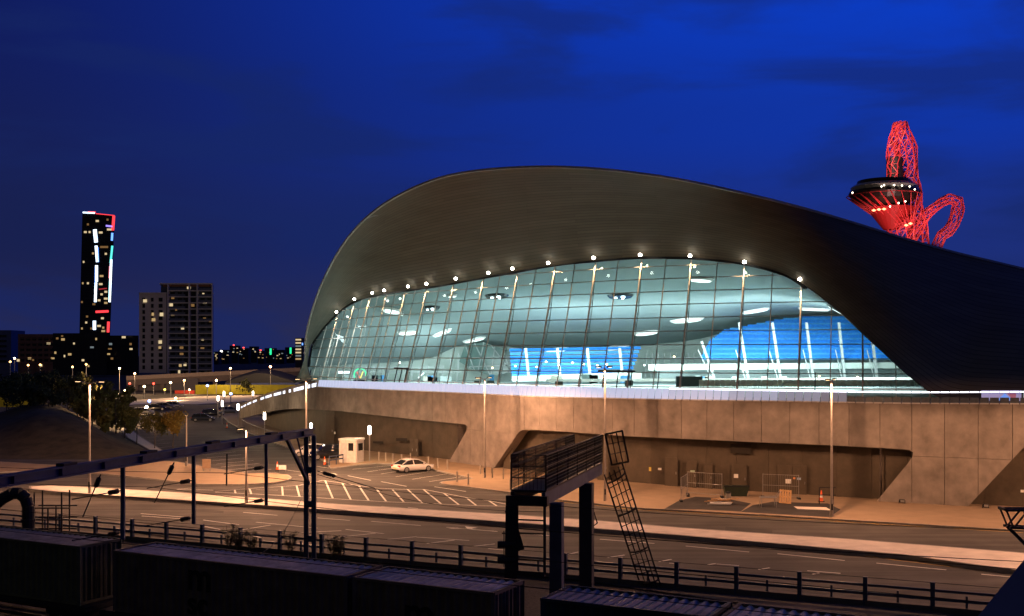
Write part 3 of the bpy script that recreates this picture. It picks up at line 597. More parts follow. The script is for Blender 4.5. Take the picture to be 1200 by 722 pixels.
for k in range(26):                          # dark doorways, kiosks and banners along the inner concourse
    x = rng.uniform(380, 1060); d_ = 166 if x < 545 else 143; w_ = rng.uniform(.5, 1.8); MB().box(at(x, 444.5, d_), (w_, .3, rng.uniform(.5, 1.4))).build('kiosk', mat('kiosk_%d' % (k % 4), ((.08, .12, .12), (.3, .36, .36), (.05, .2, .4), (.4, .4, .35))[k % 4], .6), hall)
# area lights added to brighten the hall, no fittings built round them
for x, y, Y, pw_, sz_ in ((400, 392, 158, 1500, 4), (450, 378, 152, 3600, 6), (520, 372, 148, 5200, 7), (600, 366, 144, 6500, 7), (690, 362, 138, 7000, 7), (780, 358, 135, 7000, 7), (870, 360, 132, 6500, 7), (960, 380, 128, 5200, 6), (1040, 410, 122, 2600, 5)):
    lamp('hall_fill_down', 'AREA', at(x, y, Y), pw_ * .30, (.90, 1, .96), hall, sz_, aim=at(x, y, Y) + Vector((.1, .15, -1)))
for x, y, Y, pw_ in ((420, 438, 160, 1100), (500, 440, 160, 2600), (590, 441, 146, 3000), (690, 441, 145, 3600), (790, 441, 141, 3600), (890, 441, 139, 3600), (990, 443, 135, 2400)):
    lamp('hall_fill_up', 'AREA', at(x, y, Y), pw_ * .58, (.84, .97, 1), hall, 6, aim=at(x, y, Y) + Vector((.15, 1, .62)))  # added fill thrown at the far ceiling, no lamp built here
for x, y, Y, ax in ((880, 404, 136, 890), (960, 404, 132, 960), (1040, 412, 128, 1030)): lamp('stand_fill', 'AREA', at(x, y, Y), 900, (.92, 1, 1), hall, 3, aim=at(ax, 398, 152))  # added fill aimed at the blue seats, here and below, without fittings
lamp('stand_fill', 'AREA', at(670, 404, 142), 900, (.92, 1, 1), hall, 3, aim=at(670, 428, 154))
# things inside, by the glass
rg = thing('lit_ring_display', 'green glowing ring display with red and yellow bars inside the glass, far left', 'display', at(422, 446, 148))
cR = at(422, 439, 148); t = MB()
for i in range(14):
    a0, a1 = math.pi * (i/13*1.15 - .075), math.pi * ((i+1)/13*1.15 - .075)
    t.tube(cR + Vector((math.cos(a0), 0, math.sin(a0))) * .8, cR + Vector((math.cos(a1), 0, math.sin(a1))) * .8, .09, n=6)
t.build('ring', emi('green_neon', (.05, .9, .4), 1.6), rg)
MB().bar(cR + Vector((-.4, -.1, .35)), cR + Vector((0, -.1, -.5)), .16).build('bar', emi('red_neon', (1, .15, .1), 1.2), rg)
MB().bar(cR + Vector((.4, -.1, .4)), cR + Vector((0.05, -.1, -.5)), .16).build('bar', emi('yellow_neon', (1, .9, .2), 1.4), rg)
MB().box(cR + Vector((0, 0, -.85)), (1.8, .4, .3)).build('plinth', M_black, rg)
sg = thing('lit_sign', 'bright white lit sign strip inside the far left end of the glass', 'sign', at(403, 447, 149))
MB().box(at(403, 436.3, 149), (1.5, .1, .3)).build('light_panel', emi('sign_white', (.8, .95, 1), 3), sg)
MB().bar(at(403, 447, 149.1), at(403, 437, 149.1), .08).build('post', M_steel, sg)
sg = thing('leaning_lit_panel', 'small white glowing panel leaning inside the glass left of the lamp column', 'display', at(493, 447, 140))
MB().bar(at(490, 443, 140), at(497, 437, 140), .3, .1).build('light_panel', emi('sign_white', (.8, .95, 1), 3), sg)
MB().bar(at(490, 447.5, 140.1), at(490, 442, 140.1), .1).build('post', M_steel, sg)
# poster board on the terrace at the right
pb = thing('poster_board', 'lilac poster board with blue and red triangles on the terrace at the far right', 'poster', at(1172, 473, 87.6))
d = 87.6
MB().prism([at(x, y, d) for x, y in ((1150, 469.6), (1197, 470), (1197, 457.5), (1150, 457.5))], [at(x, y, d + .12) for x, y in ((1150, 469.6), (1197, 470), (1197, 457.5), (1150, 457.5))]).build('board', emi('lilac_screen', (.36, .33, .68), .55), pb)
MB().poly([at(x, y, d - .02) for x, y in ((1168.5, 469), (1186, 469), (1177.5, 461))]).build('blue_triangle', emi('blue_screen', (.05, .26, .85), .9), pb)
MB().poly([at(x, y, d - .02) for x, y in ((1180, 461), (1191, 461), (1190, 469), (1187.5, 469))]).build('red_triangle', emi('red_screen', (.35, .05, .14), .6), pb)
for x in (1158, 1188): MB().bar(at(x, 474, d), at(x, 469, d), .1).build('foot', M_white, pb)
pb2 = tag(MB().prism([at(x, y, d) for x, y in ((1199, 469.6), (1230, 470), (1230, 458), (1199, 458))], [at(x, y, d + .12) for x, y in ((1199, 469.6), (1230, 470), (1230, 458), (1199, 458))]).build('poster_board', emi('pale_screen', (.4, .5, .55), .5)), 'pale poster board cut by the right edge of the picture', 'poster')

# ================================================================== STREET FURNITURE
def street_lamp(label, base, h, arms, lit=True, r=.09, power=2600, name='street_lamp', group='tall street lamps'):
    o = thing(name, label, 'street lamp', base, group=group); b = Vector(base)
    MB().tube(b, b + Vector((0, 0, 1.3)), r * 1.5, r * 1.35, 10).tube(b + Vector((0, 0, 1.3)), b + Vector((0, 0, h)), r, r * .8, 10).build('column', mat('grey_column', (.30, .27, .24), .5, .3), o)
    MB().box(b + Vector((0, -r * 1.5, .75)), (.12, .03, .45)).build('access_door', M_dark, o)
    for ai, d in enumerate(arms):
        d = Vector(d); arms_first = d if ai == 0 else None; e = b + Vector((d.x, d.y, h + .12))
        MB().tube(b + Vector((0, 0, h - .1)), e, .035, n=6).build('arm', M_steel, o)
        dn = Vector((d.x, d.y, 0)).normalized(); hd = MB().bar(e - dn * .15, e + dn * .55, .26, .1).build('lamp_head', M_dark, o)
        if lit:
            c = e + dn * .2
            MB().bar(e - dn * .0 + Vector((0, 0, -.065)), e + dn * .42 + Vector((0, 0, -.065)), .18, .02).build('lens', emi('sodium_lens', (1, .6, .28), 5), hd)
            lamp('street_light', 'SPOT', c + Vector((0, 0, -.12)), power * 1.3 * (1 if d is arms_first else .4), SODIUM, o, .035, 174, c + Vector((0, 0, -5)) + dn * .4, .12)
    return o
nv = lambda a: tuple(Vector(a))
aV = V * 1.15
street_lamp('tall lamp column on the pavement beside the slanting concrete pier, left of the signal platform', gp(568, 560, .12), 9.6, [-aV, aV * .7], power=4200)
street_lamp('tall double-headed lamp column standing in front of the dark recess behind the signal platform', gp(709, 587, .12), 10.8, [-aV, aV * .7], power=3300)
street_lamp('tall lamp column on the kerb beside the builders mess, right of the wooden pallet', gp(974.5, 606, .12), 10.0, [-aV, aV * .6], power=3200)
street_lamp('unseen tall lamp column added on the pavement beyond the right edge of the picture', Vector((43, 74, .12)), 10, [-aV, aV * .6], power=5200)  # out-of-view lamp added to light the right-hand side
street_lamp('unseen tall lamp column added on the median beyond the right edge of the picture', gp(1330, 668, .26), 10, [-aV, aV], power=2000)  # out-of-view lamp added to brighten the near carriageway
street_lamp('unseen tall lamp column added on the median beyond the left edge of the picture', Vector((-58, 98, .12)), 10, [U, -aV], power=4200)  # out-of-view lamp added to brighten the road on the left
street_lamp('tall lamp column rising behind the blue gantry post', gp(359, 561, .0), 9.6, [aV, -aV], power=11000)
street_lamp('tall thin lamp column at the left end of the median footway, before the dark trees', gp(105, 578, .26), 9.4, [U * 1.2, U * -1.2], power=4200)
street_lamp('short lamp column on the median footway left of the blue gantry post', gp(288.7, 588.5, .26), 5.8, [-V * .5], power=2000)
street_lamp('lamp column lighting the golden tree at the car park edge', gp(218.5, 546, .12), 5.3, [V * .5 - U * .5], power=1500)

def light_column(label, px, py, h, power=55):
    b = gp(px, py, .12); o = thing('light_column', label, 'light column', b, group='short glowing light columns')
    MB().tube(b, b + Vector((0, 0, h - .95)), .07, n=10).build('post', M_steel, o)
    g_ = MB().lathe(b + Vector((0, 0, h - .95)), [(.12, 0), (.17, .03), (.17, .9), (.12, .94)], 12).build('glowing_tube', emi('column_glow', (1, .86, .68), 14), o)
    MB().lathe(b + Vector((0, 0, h)), [(.14, 0), (.14, .05), (.03, .09)], 12).build('cap', M_steel, g_)
    for dx, dy in ((0, -.32), (-.28, .2), (.28, .2)):
        pass
    lamp('column_light', 'POINT', b + Vector((0, 0, h + .35)), power, (1, .72, .45), o, .12)
for q in (('short column with glowing tube in front of the vents, left of the white coupe', 433, 540, 3.9, 600), ('short column with glowing tube behind the gantry post, before the dark door', 364.5, 531, 3.6, 600), ('short column with glowing tube at the foot of the curved ramp', 310, 518, 4.0, 600), ('short column with glowing tube at the tip of the curved ramp', 279, 507, 4.4, 450), ('short column with glowing tube, nearest of the three clustered by the parked dark cars', 260.5, 497, 4.0, 120), ('short column with glowing tube, leftmost of the three clustered by the parked dark cars', 255.5, 490, 4.2, 120), ('short column with glowing tube, topmost of the three clustered by the parked dark cars', 262.5, 486, 4.6, 120), ('short column with glowing tube beyond the ramp parapet, before the yellow hoarding', 296.5, 480, 4.0, 90)): light_column(*q)
bol = None
bl = [(444, 540, ), (452, 541), (460.5, 542), (470.5, 543.5), (481, 541.5), (502, 546), (513, 548.5), (524.5, 550.5), (535.7, 565), (548.7, 568), (563, 556), (577, 560), (590, 561.5), (598, 575), (622, 566), (640, 568)]
for i, (x, y) in enumerate(bl):
    b = gp(x, y, .12)
    if bol is None:
        bol = thing('bollard', '', 'bollard', b, group='slim steel bollards along the pavement', local=True)
        MB().tube((0, 0, -.02), (0, 0, .98), .075, n=10).build('post', mat('bollard_steel', (.42, .38, .33), .4, .4), bol); MB().lathe((0, 0, .98), [(.075, 0), (.06, .03), (.01, .045)], 10).build('cap', M_steel, bol); o = bol
    else: o = dup(bol, b)
    o['label'] = 'slim steel bollard on the wall-side pavement, %s from the left in the row' % ORD[i]
con = None
for i, (x, y, lb) in enumerate(((380.5, 545, 'orange and white traffic cone beside the booth island behind the gantry post'), (325, 551, 'orange and white traffic cone next to the low white board on the corner pavement'), (962.5, 588, 'orange and white traffic cone by the recess right of the double doors'), (266, 502, 'tiny orange traffic cone on the path below the three clustered light columns'))):
    b = gp(x, y, .12 if i else .0)
    if con is None:
        con = thing('traffic_cone', lb, 'cone', b, group='traffic cones', local=True); k = 1.15
        MB().box((0, 0, .03), (.42, .42, .06)).build('base', M_black, con)
        MB().lathe((0, 0, .06), [(.16, 0), (.12, .28)], 12).build('lower_body', mat('orange_plastic', (.75, .13, .03), .5), con)
        MB().lathe((0, 0, .34), [(.12, 0), (.08, .26)], 12).build('white_band', M_white, con)
        MB().lathe((0, 0, .60), [(.08, 0), (.035, .32)], 12).build('tip', mat('orange_plastic', (.75, .13, .03)), con)
    else: dup(con, b, label=lb)
wb = thing('barrier_board', 'low white board standing beside a cone on the corner pavement', 'barrier', gp(331, 553.5, .12)); b = gp(331, 553.5, .12)
MB().box(b + Vector((0, 0, .5)), (.75, .05, .45)).build('board', M_white, wb)
for s_ in (-.3, .3): MB().bar(b + Vector((s_, .1, 0)), b + Vector((s_, 0, .5)), .05).build('leg', M_steel, wb)
sgn = thing('notice_board', 'small brown notice board on two posts on the corner pavement', 'sign', gp(242, 552, .12)); b = gp(242, 552, .12)
MB().box(b + Vector((0, 0, .75)), (.85, .08, .95)).build('board', mat('brown_board', (.30, .21, .14), .7), sgn)
for s_ in (-.35, .35): MB().bar(b + Vector((s_, .06, 0)), b + Vector((s_, .06, 1.2)), .06).build('post', M_steel, sgn)
# security booth and its barrier
bt = thing('security_booth', 'small white security booth with rounded corners and a dark window', 'booth', gp(410, 542, .12)); b = gp(410, 542.5, .12) + Vector((0, 1.2, 0)); rz = R(-18)
def rbox(c, sx, sy, z0, z1, r_, rz):
    M3 = Matrix.Rotation(rz, 3, 'Z'); lp = []
    for cx_, cy_, a0 in ((1, 1, 0), (-1, 1, 90), (-1, -1, 180), (1, -1, 270)):
        for k in range(4): a = R(a0 + 30 * k); lp.append(M3 @ Vector((cx_ * (sx/2 - r_) + r_ * math.cos(a), cy_ * (sy/2 - r_) + r_ * math.sin(a), 0)) + Vector(c))
    return [Vector((p.x, p.y, z0)) for p in lp], [Vector((p.x, p.y, z1)) for p in lp]
MB().prism(*rbox(b, 2.2, 2.1, .12, 2.55, .25, rz)).build('body', mat('booth_white', (.62, .60, .56), .5), bt)
MB().prism(*rbox(b, 2.35, 2.25, 2.55, 2.75, .3, rz)).build('roof', mat('booth_roof', (.7, .69, .66), .5), bt)
M3 = Matrix.Rotation(rz, 3, 'Z')
for c_, d_ in (((.45, -1.06, 1.75), (.6, .04, .85)), ((-1.11, -.1, 1.7), (.04, 1.1, .8)), ((1.11, 0, 1.7), (.04, 1.1, .8))):
    wq = b + M3 @ Vector(c_); MB().box(wq, d_, rz).build('window', M_carglass, bt)
MB().box(b + M3 @ Vector((-.4, -1.06, 1.2)), (.75, .03, 2.0), rz).build('door', mat('booth_door', (.5, .5, .5), .5), bt)
br = thing('site_railing', 'blue-grey railing on posts between the dark car and the booth', 'railing', gp(392, 545, .12)); a = gp(386, 545.5, .12); c = gp(402, 543, .12)
for z in (.55, .95): MB().bar(a + Vector((0, 0, z)), c + Vector((0, 0, z)), .06, .14).build('rail', M_blue, br)
for t in (0, .5, 1): q = a.lerp(c, t); MB().bar(q, q + Vector((0, 0, 1.02)), .08).build('post', M_blue, br)
# builders' mess by the recess
pal = thing('wooden_pallet', 'pale wooden pallet propped upright near the double doors', 'pallet', gp(920, 590.5, .12)); b = gp(920, 590.5, .12); Mx = Matrix.Rotation(R(-14), 3, 'X') @ Matrix.Rotation(R(6), 3, 'Y'); M_wood = mat('raw_wood', (.50, .30, .14), .8, var=.2, scale=6)
for k in range(5): MB().box(b + Mx @ Vector((-.4 + .2 * k, 0, .58)), (.14, .025, 1.1), M=Mx).build('slat', M_wood, pal)
for z in (.1, .58, 1.05): MB().box(b + Mx @ Vector((0, .06, z)), (.95, .09, .1), M=Mx).build('bearer', M_wood, pal)
for i, (x0, y0, x1, y1) in enumerate(((798, 588, 806, 582), (806, 580, 846, 583), (894, 583, 936, 585))):
    a = gp(x0, y0, .12); c = gp(x1, y1, .12); fp = thing('mesh_fence_panel', ['temporary mesh fence panel end-on at the left of the mess', 'long temporary mesh fence panel behind the heap of planks', 'temporary mesh fence panel by the double doors'][i], 'fence panel', (a + c) / 2)
    for q in (a, c): MB().tube(q, q + Vector((0, 0, 2.0)), .022, n=6).build('upright', M_steel, fp); MB().box(q + Vector((0, 0, .07)), (.22, .6, .14)).build('foot', M_dark, fp)
    for z in (.2, 1.05, 1.95): MB().tube(a + Vector((0, 0, z)), c + Vector((0, 0, z)), .018, n=6).build('rail', M_steel, fp)
    n = int((c - a).length / .18); w_ = MB()
    for k in range(1, n): q = a.lerp(c, k / n); w_.bar(q + Vector((0, 0, .2)), q + Vector((0, 0, 1.95)), .008)
    w_.build('mesh', M_steel, fp)
db = thing('dark_skip', 'dark green site skip low against the recess wall', 'skip', gp(862, 581, .12)); b = gp(862, 581, .12)
MB().prism([b + Vector(p) for p in ((-.85, -.4, 0), (.85, -.4, 0), (.85, .4, 0), (-.85, .4, 0))], [b + Vector(p) for p in ((-1.05, -.5, .85), (1.05, -.5, .85), (1.05, .5, .85), (-1.05, .5, .85))]).build('tub', mat('dark_green_paint', (.02, .03, .018), .6), db)
MB().bar(b + Vector((-1.08, -.52, .87)), b + Vector((1.08, -.52, .87)), .06).build('rim', M_dark, db)
bn = thing('litter_bin', 'grey cylindrical bin beside the dark skip', 'bin', gp(853.5, 590.5, .12)); b = gp(853.5, 590.5, .12)
MB().tube(b, b + Vector((0, 0, .85)), .21, n=14).build('body', mat('grey_bin', (.2, .19, .17), .6), bn); MB().lathe(b + Vector((0, 0, .85)), [(.23, 0), (.23, .07), (.12, .14)], 14).build('lid', M_dark, bn)
hp = thing('plank_heap', 'low heap of pale planks and sheeting on the dark patch', 'rubble heap', gp(840, 590, .12)); b = gp(838, 591, .12)
for k in range(9):
    a = b + Vector((rng.uniform(-.9, .4), rng.uniform(-.5, .5), .06 + .05 * k)); c = a + Vector((rng.uniform(.8, 1.6), rng.uniform(-.5, .4), rng.uniform(-.03, .1))); MB().bar(a, c, .2, .04).build('plank', M_wood if k % 3 else M_white, hp)
MB().slab([b + Vector(p) for p in ((-.5, -.6, 0), (1.1, -.7, 0), (1.3, -.1, 0), (.2, .1, 0), (-.4, -.1, 0))], .2, .32).build('sheet', M_white, hp)
tl = thing('site_trolley', 'wire site trolley with thin legs between the bin and the pallet', 'trolley', gp(897, 596, .12)); b = gp(900, 594, .12)
for q in ((-.6, -.3), (.6, -.3), (.6, .3), (-.6, .3)): MB().tube(b + Vector((*q, 0)), b + Vector((q[0]*.9, q[1]*.9, .75)), .022, n=6).build('leg', M_steel, tl)
MB().box(b + Vector((0, 0, .76)), (1.3, .7, .05)).build('tray', M_steel, tl); MB().bar(b + Vector((.6, -.3, .76)), b + Vector((.95, -.3, 1.2)), .03).bar(b + Vector((.6, .3, .76)), b + Vector((.95, .3, 1.2)), .03).bar(b + Vector((.95, -.3, 1.2)), b + Vector((.95, .3, 1.2)), .03).build('handle', M_steel, tl)
hr = thing('hoop_rail', 'black tubular hoop rail beside the right lamp column', 'rail', gp(972, 590, .12)); b = gp(970, 592, .12)
for x_ in (-.55, .55): MB().tube(b + Vector((x_, .4, 0)), b + Vector((x_, .4, 1.35)), .04, n=8).build('post', M_black, hr)
for z in (.75, 1.35): MB().tube(b + Vector((-.55, .4, z)), b + Vector((.75, .4, z)), .04, n=8).build('rail', M_black, hr)
for i, (x, y) in enumerate(((1057, 590), (1155, 595.5))):
    b = gp(x, y, .12); o = thing('ground_floodlight', 'small black floodlight on the ground at the wall, ' + ('below the wide concrete pier' if i == 0 else 'at the corner of the rightmost recess'), 'floodlight', b)
    MB().box(b + Vector((0, 0, .2)), (.4, .2, .26), R(-25)).build('housing', M_black, o); MB().bar(b + Vector((-.24, 0, 0)), b + Vector((-.24, 0, .25)), .04).bar(b + Vector((.24, 0, 0)), b + Vector((.24, 0, .25)), .04).build('bracket', M_black, o); MB().box(b + Vector((0, -.11, .2)), (.3, .02, .18), R(-25)).build('lens', M_steel, o)
rl = thing('ramp_railing', 'low railing of thin bars curving along the path below the ramp', 'railing', gp(300, 510, .12)); pts = [gp(x, y, .12) for x, y in ((283, 499), (290, 503.5), (300, 508), (312, 512.5), (326, 517), (342, 522))]
MB().path([p + Vector((0, 0, 1.1)) for p in pts], .035).build('top_rail', M_steel, rl)
for p, q in zip(pts, pts[1:]):
    n = 6
    for k in range(n): a = p.lerp(q, k / n); MB().tube(a, a + Vector((0, 0, 1.1)), .02, n=5).build('baluster', M_steel, rl)

# ================================================================== VEHICLES
def loft(secs, n_side=6):                  # closed cross sections -> skin
    mb = MB(); n = len(secs[0]); b = 0
    for s_ in secs: mb.v += [Vector(p) for p in s_]
    for i in range(len(secs) - 1):
        for j in range(n): k = (j + 1) % n; mb.f.append([i*n + j, i*n + k, (i+1)*n + k, (i+1)*n + j])
    mb.f.append(list(range(n))[::-1]); mb.f.append([(len(secs)-1)*n + j for j in range(n)]); return mb
def car(label, loc, rz, paint, kind='hatch', lights=False):
    o = thing('parked_car', label, 'car', loc, rz, group='cars in the car park', local=True)
    if kind == 'coupe': Ln, Wd, Ht, belt = 4.29, 1.82, 1.36, .84; roofp = [(-1.75, .90), (-1.05, 1.26), (-.35, 1.36), (.25, 1.30), (1.05, .93)]
    elif kind == 'suv': Ln, Wd, Ht, belt = 4.5, 1.86, 1.74, 1.05; roofp = [(-2.1, 1.08), (-1.95, 1.62), (-.8, 1.74), (.45, 1.68), (1.15, 1.1)]
    else: Ln, Wd, Ht, belt = 4.2, 1.76, 1.48, .92; roofp = [(-1.95, .96), (-1.6, 1.38), (-.6, 1.48), (.35, 1.42), (1.15, .96)]
    hw = Wd / 2; secs = []
    for t, zt, wf, zb in ((-1, .62, .80, .42), (-.96, .78 if kind != 'suv' else .95, .90, .3), (-.86, belt, .98, .22), (-.6, belt + .01, 1.0, .2), (-.2, belt, 1.0, .2), (.25, belt - .01, 1.0, .2), (.6, belt - .06, .99, .2), (.85, belt - .16, .94, .22), (.96, .62, .86, .3), (1, .5, .74, .36)):
        x = t * Ln / 2; y = hw * wf; zm = (zt + zb) / 2
        secs.append([(x, -y * .9, zb), (x, -y, zb + .12), (x, -y, zm), (x, -y * .97, zt - .08), (x, -y * .84, zt), (x, 0, zt + .02), (x, y * .84, zt), (x, y * .97, zt - .08), (x, y, zm), (x, y, zb + .12), (x, y * .9, zb), (x, 0, zb)])
    body = loft(secs).build('body', paint, o, smooth=True)
    # greenhouse: glass all round, painted roof and pillars
    lo = [(x, z) for x, z in roofp]; gsec = []
    for x, z in roofp:
        t = max(.02, (z - belt)); y1 = hw * .88; y2 = hw * (.88 - .34 * t / (Ht - belt) * .6); gsec.append([(x, -y1, belt - .06), (x, -y2, z), (x, y2, z), (x, y1, belt - .06)])
    loft(gsec).build('window', M_carglass, o)
    rs = [[(x, -abs(s_[1][1]) - .01, z - .015), (x, -abs(s_[1][1]) * .7, z + .035), (x, abs(s_[1][1]) * .7, z + .035), (x, abs(s_[1][1]) + .01, z - .015)] for (x, z), s_ in zip(roofp[1:4], gsec[1:4])]
    loft(rs).build('roof', M_carglass if kind == 'coupe2' else paint, o)
    pl = MB()
    for sg in (-1, 1):
        for k in (0, 1, 2, 3):
            (x0, z0), (x1, z1) = roofp[k], roofp[k + 1]; ya, yb = abs(gsec[k][1][1]), abs(gsec[k + 1][1][1])
            if k in (0, 3): pl.bar((x0, sg * (ya + .012), z0), (x1, sg * (yb + .012), z1), .07)
            else: pl.bar((x0, sg * (ya + .015), z0 - .01), (x1, sg * (yb + .015), z1 - .01), .06)
        pl.bar((-.35, sg * hw * .885, belt - .05), (-.4, sg * abs(gsec[2][1][1]) * 1.03, roofp[2][1] - .02), .07)
    pl.build('pillars', paint, o)
    for x in (-Ln * .305, Ln * .31):
        for sg in (-1, 1):
            y = sg * (hw - .1); r_ = .34 if kind == 'suv' else .32
            tw = MB().tube((x, y - .11, r_), (x, y + .11, r_), r_, n=18).build('wheel', M_black, o)
            MB().tube((x, y + sg * .105, r_), (x, y + sg * .125, r_), r_ * .68, n=14).build('rim', M_steel, tw)
            MB().lathe((0, 0, 0), [(.01, 0), (.01, .01)], 4)
    rl_ = mat('tail_lamp', (.4, .012, .01), .2)
    for sg in (-1, 1):
        MB().box((-Ln / 2 + .09, sg * hw * .68, .72 if kind != 'suv' else .85), (.12, .4, .16)).build('tail_light', emi('tail_lit', (1, .12, .03), .5) if lights else rl_, o)
        MB().box((Ln / 2 - .14, sg * hw * .66, .62), (.18, .36, .13)).build('headlight', mat('headlamp', (.6, .62, .65), .1), o)
        MB().box((.75, sg * (hw + .08), belt + .06), (.12, .16, .12)).build('mirror', paint, o)
    MB().box((-Ln / 2 - .01, 0, .5), (.03, .5, .11)).build('number_plate', mat('plate', (.6, .5, .1), .5), o)
    MB().box((-Ln / 2 + .05, 0, .3), (.12, Wd * .7, .16)).build('bumper', M_black, o)
    return o
P_white = mat('white_car_paint', (.74, .71, .68), .25, var=.02, coat=.6); P_black = mat('black_car_paint', (.012, .013, .016), .22, var=.05, coat=.6); P_navy = mat('navy_car_paint', (.02, .025, .04), .22, var=.05, coat=.6); P_silver = mat('silver_car_paint', (.32, .32, .33), .3, .5, var=.05, coat=.5); P_grey = mat('grey_car_paint', (.11, .11, .115), .3, .3, var=.05, coat=.5)
a, c = gp(463.7, 558.7), gp(502, 553); hd = math.atan2(c.y - a.y, c.x - a.x)
car('white coupe with a domed dark roof parked alone in the bays', (gp(477, 555.5) + gp(489, 551.5)) / 2 + Vector((0, .6, 0)), R(38), P_white, 'coupe')
car('black off-road car standing between the booth and the gantry post', gp(383, 539) + Vector((0, 1, 0)), R(200), P_black, 'suv')
car('white car half hidden behind the blue gantry post', gp(361, 536) + Vector((0, 1.5, 0)), R(190), P_white, 'hatch')
car('navy saloon car on the access road, nearest of the dark cars there', gp(238, 494), R(12), P_navy, 'hatch')
car('black car just behind the dark saloon by the light columns', gp(249, 488), R(20), P_black, 'hatch')
car('dark car beside the far light columns, half hidden by them', gp(268, 484.5), R(30), P_grey, 'hatch')
for i, (x, y, p) in enumerate(((168, 486, P_silver), (183, 481, P_black), (193, 479.5, P_grey), (204, 478, P_silver))):
    car('%s car in the far parking row behind the trees, %s from the left' % (['silver', 'black', 'grey', 'pale silver'][i], ORD[i]), gp(x, y), R(15), p, 'hatch')

# ================================================================== RAILWAY
# roadside parapet fence: posts traced along one line
fpx = [(71, 596), (112, 600), (155, 603.5), (195, 607.5), (237, 612), (281.5, 617), (328, 622), (377, 627), (429, 631.5), (483, 636.5), (540, 642), (600, 646), (662.5, 649.5), (727, 655), (793, 660), (863, 665), (937, 670.5), (1014, 676), (1093, 681.5), (1176, 687.5), (1262, 694)]
fA, fB = gp(328, 622, 1.35), gp(937, 670, 1.35); fd = (fB - fA).normalized(); fA.z = fB.z = 0
def fpt(x):                                # point of the fence line seen in column x
    k = (x - CX) / F; t = (k * fA.y - fA.x) / (fd.x - k * fd.y); p = fA + fd * t; return Vector((p.x, p.y, 0))
fen = thing('roadside_fence', 'long dark blue fence of posts and twin rails between the road and the railway', 'fence', fpt(600))
fpts = [fpt(x) for x in [-40, -3, 34] + [p[0] for p in fpx]]
for p in fpts: MB().box(p + Vector((0, 0, .68)), (.2, .2, 1.36), -R(24)).build('post', M_blue, fen)
for a, c in zip(fpts, fpts[1:]):
    for z, h_ in ((.95, .12), (.55, .14)): MB().bar(a + Vector((0, .12, z)), c + Vector((0, .12, z)), .1, h_).build('rail', M_blue, fen)
    MB().tube(a + Vector((0, 0, 1.33)), c + Vector((0, 0, 1.33)), .012, n=5).build('top_wire', M_dark, fen)
    q = a.lerp(c, .5); MB().box(q + Vector((0, .1, .4)), (.1, .1, .8), -R(24)).build('stub_post', M_blue, fen)
kw = MB(); a, c = fpts[0] - fd * 20, fpts[-1] + fd * 20; n_ = Vector((-fd.y, fd.x, 0))
kw.bar(a + n_ * .15 + Vector((0, 0, .12)), c + n_ * .15 + Vector((0, 0, .12)), .5, .24)
tag(kw.build('fence_plinth_wall', mat('plinth_concrete', (.12, .11, .10), .9)), 'low concrete plinth running along the foot of the roadside fence', 'low wall')
# tracks
def rail_line(label, p0):
    t = thing('railway_track', label, 'railway track', p0, group='railway tracks')
    for s_ in (-.75, .75): MB().bar(p0 - U*60 + V*s_ + Vector((0, 0, .12)), p0 + U*60 + V*s_ + Vector((0, 0, .12)), .07, .15).build('rail', mat('rusty_rail', (.06, .04, .03), .5, .6), t)
    proto = MB().box((0, 0, 0), (.25, 2.4, .12)).build('sleeper', mat('sleeper', (.06, .055, .05), .9), t); proto.rotation_euler.z = -R(27.3); proto.location = -U * 40
    for k in range(1, 130): place(proto, t, -U * 40 + U * .62 * k, -R(27.3))
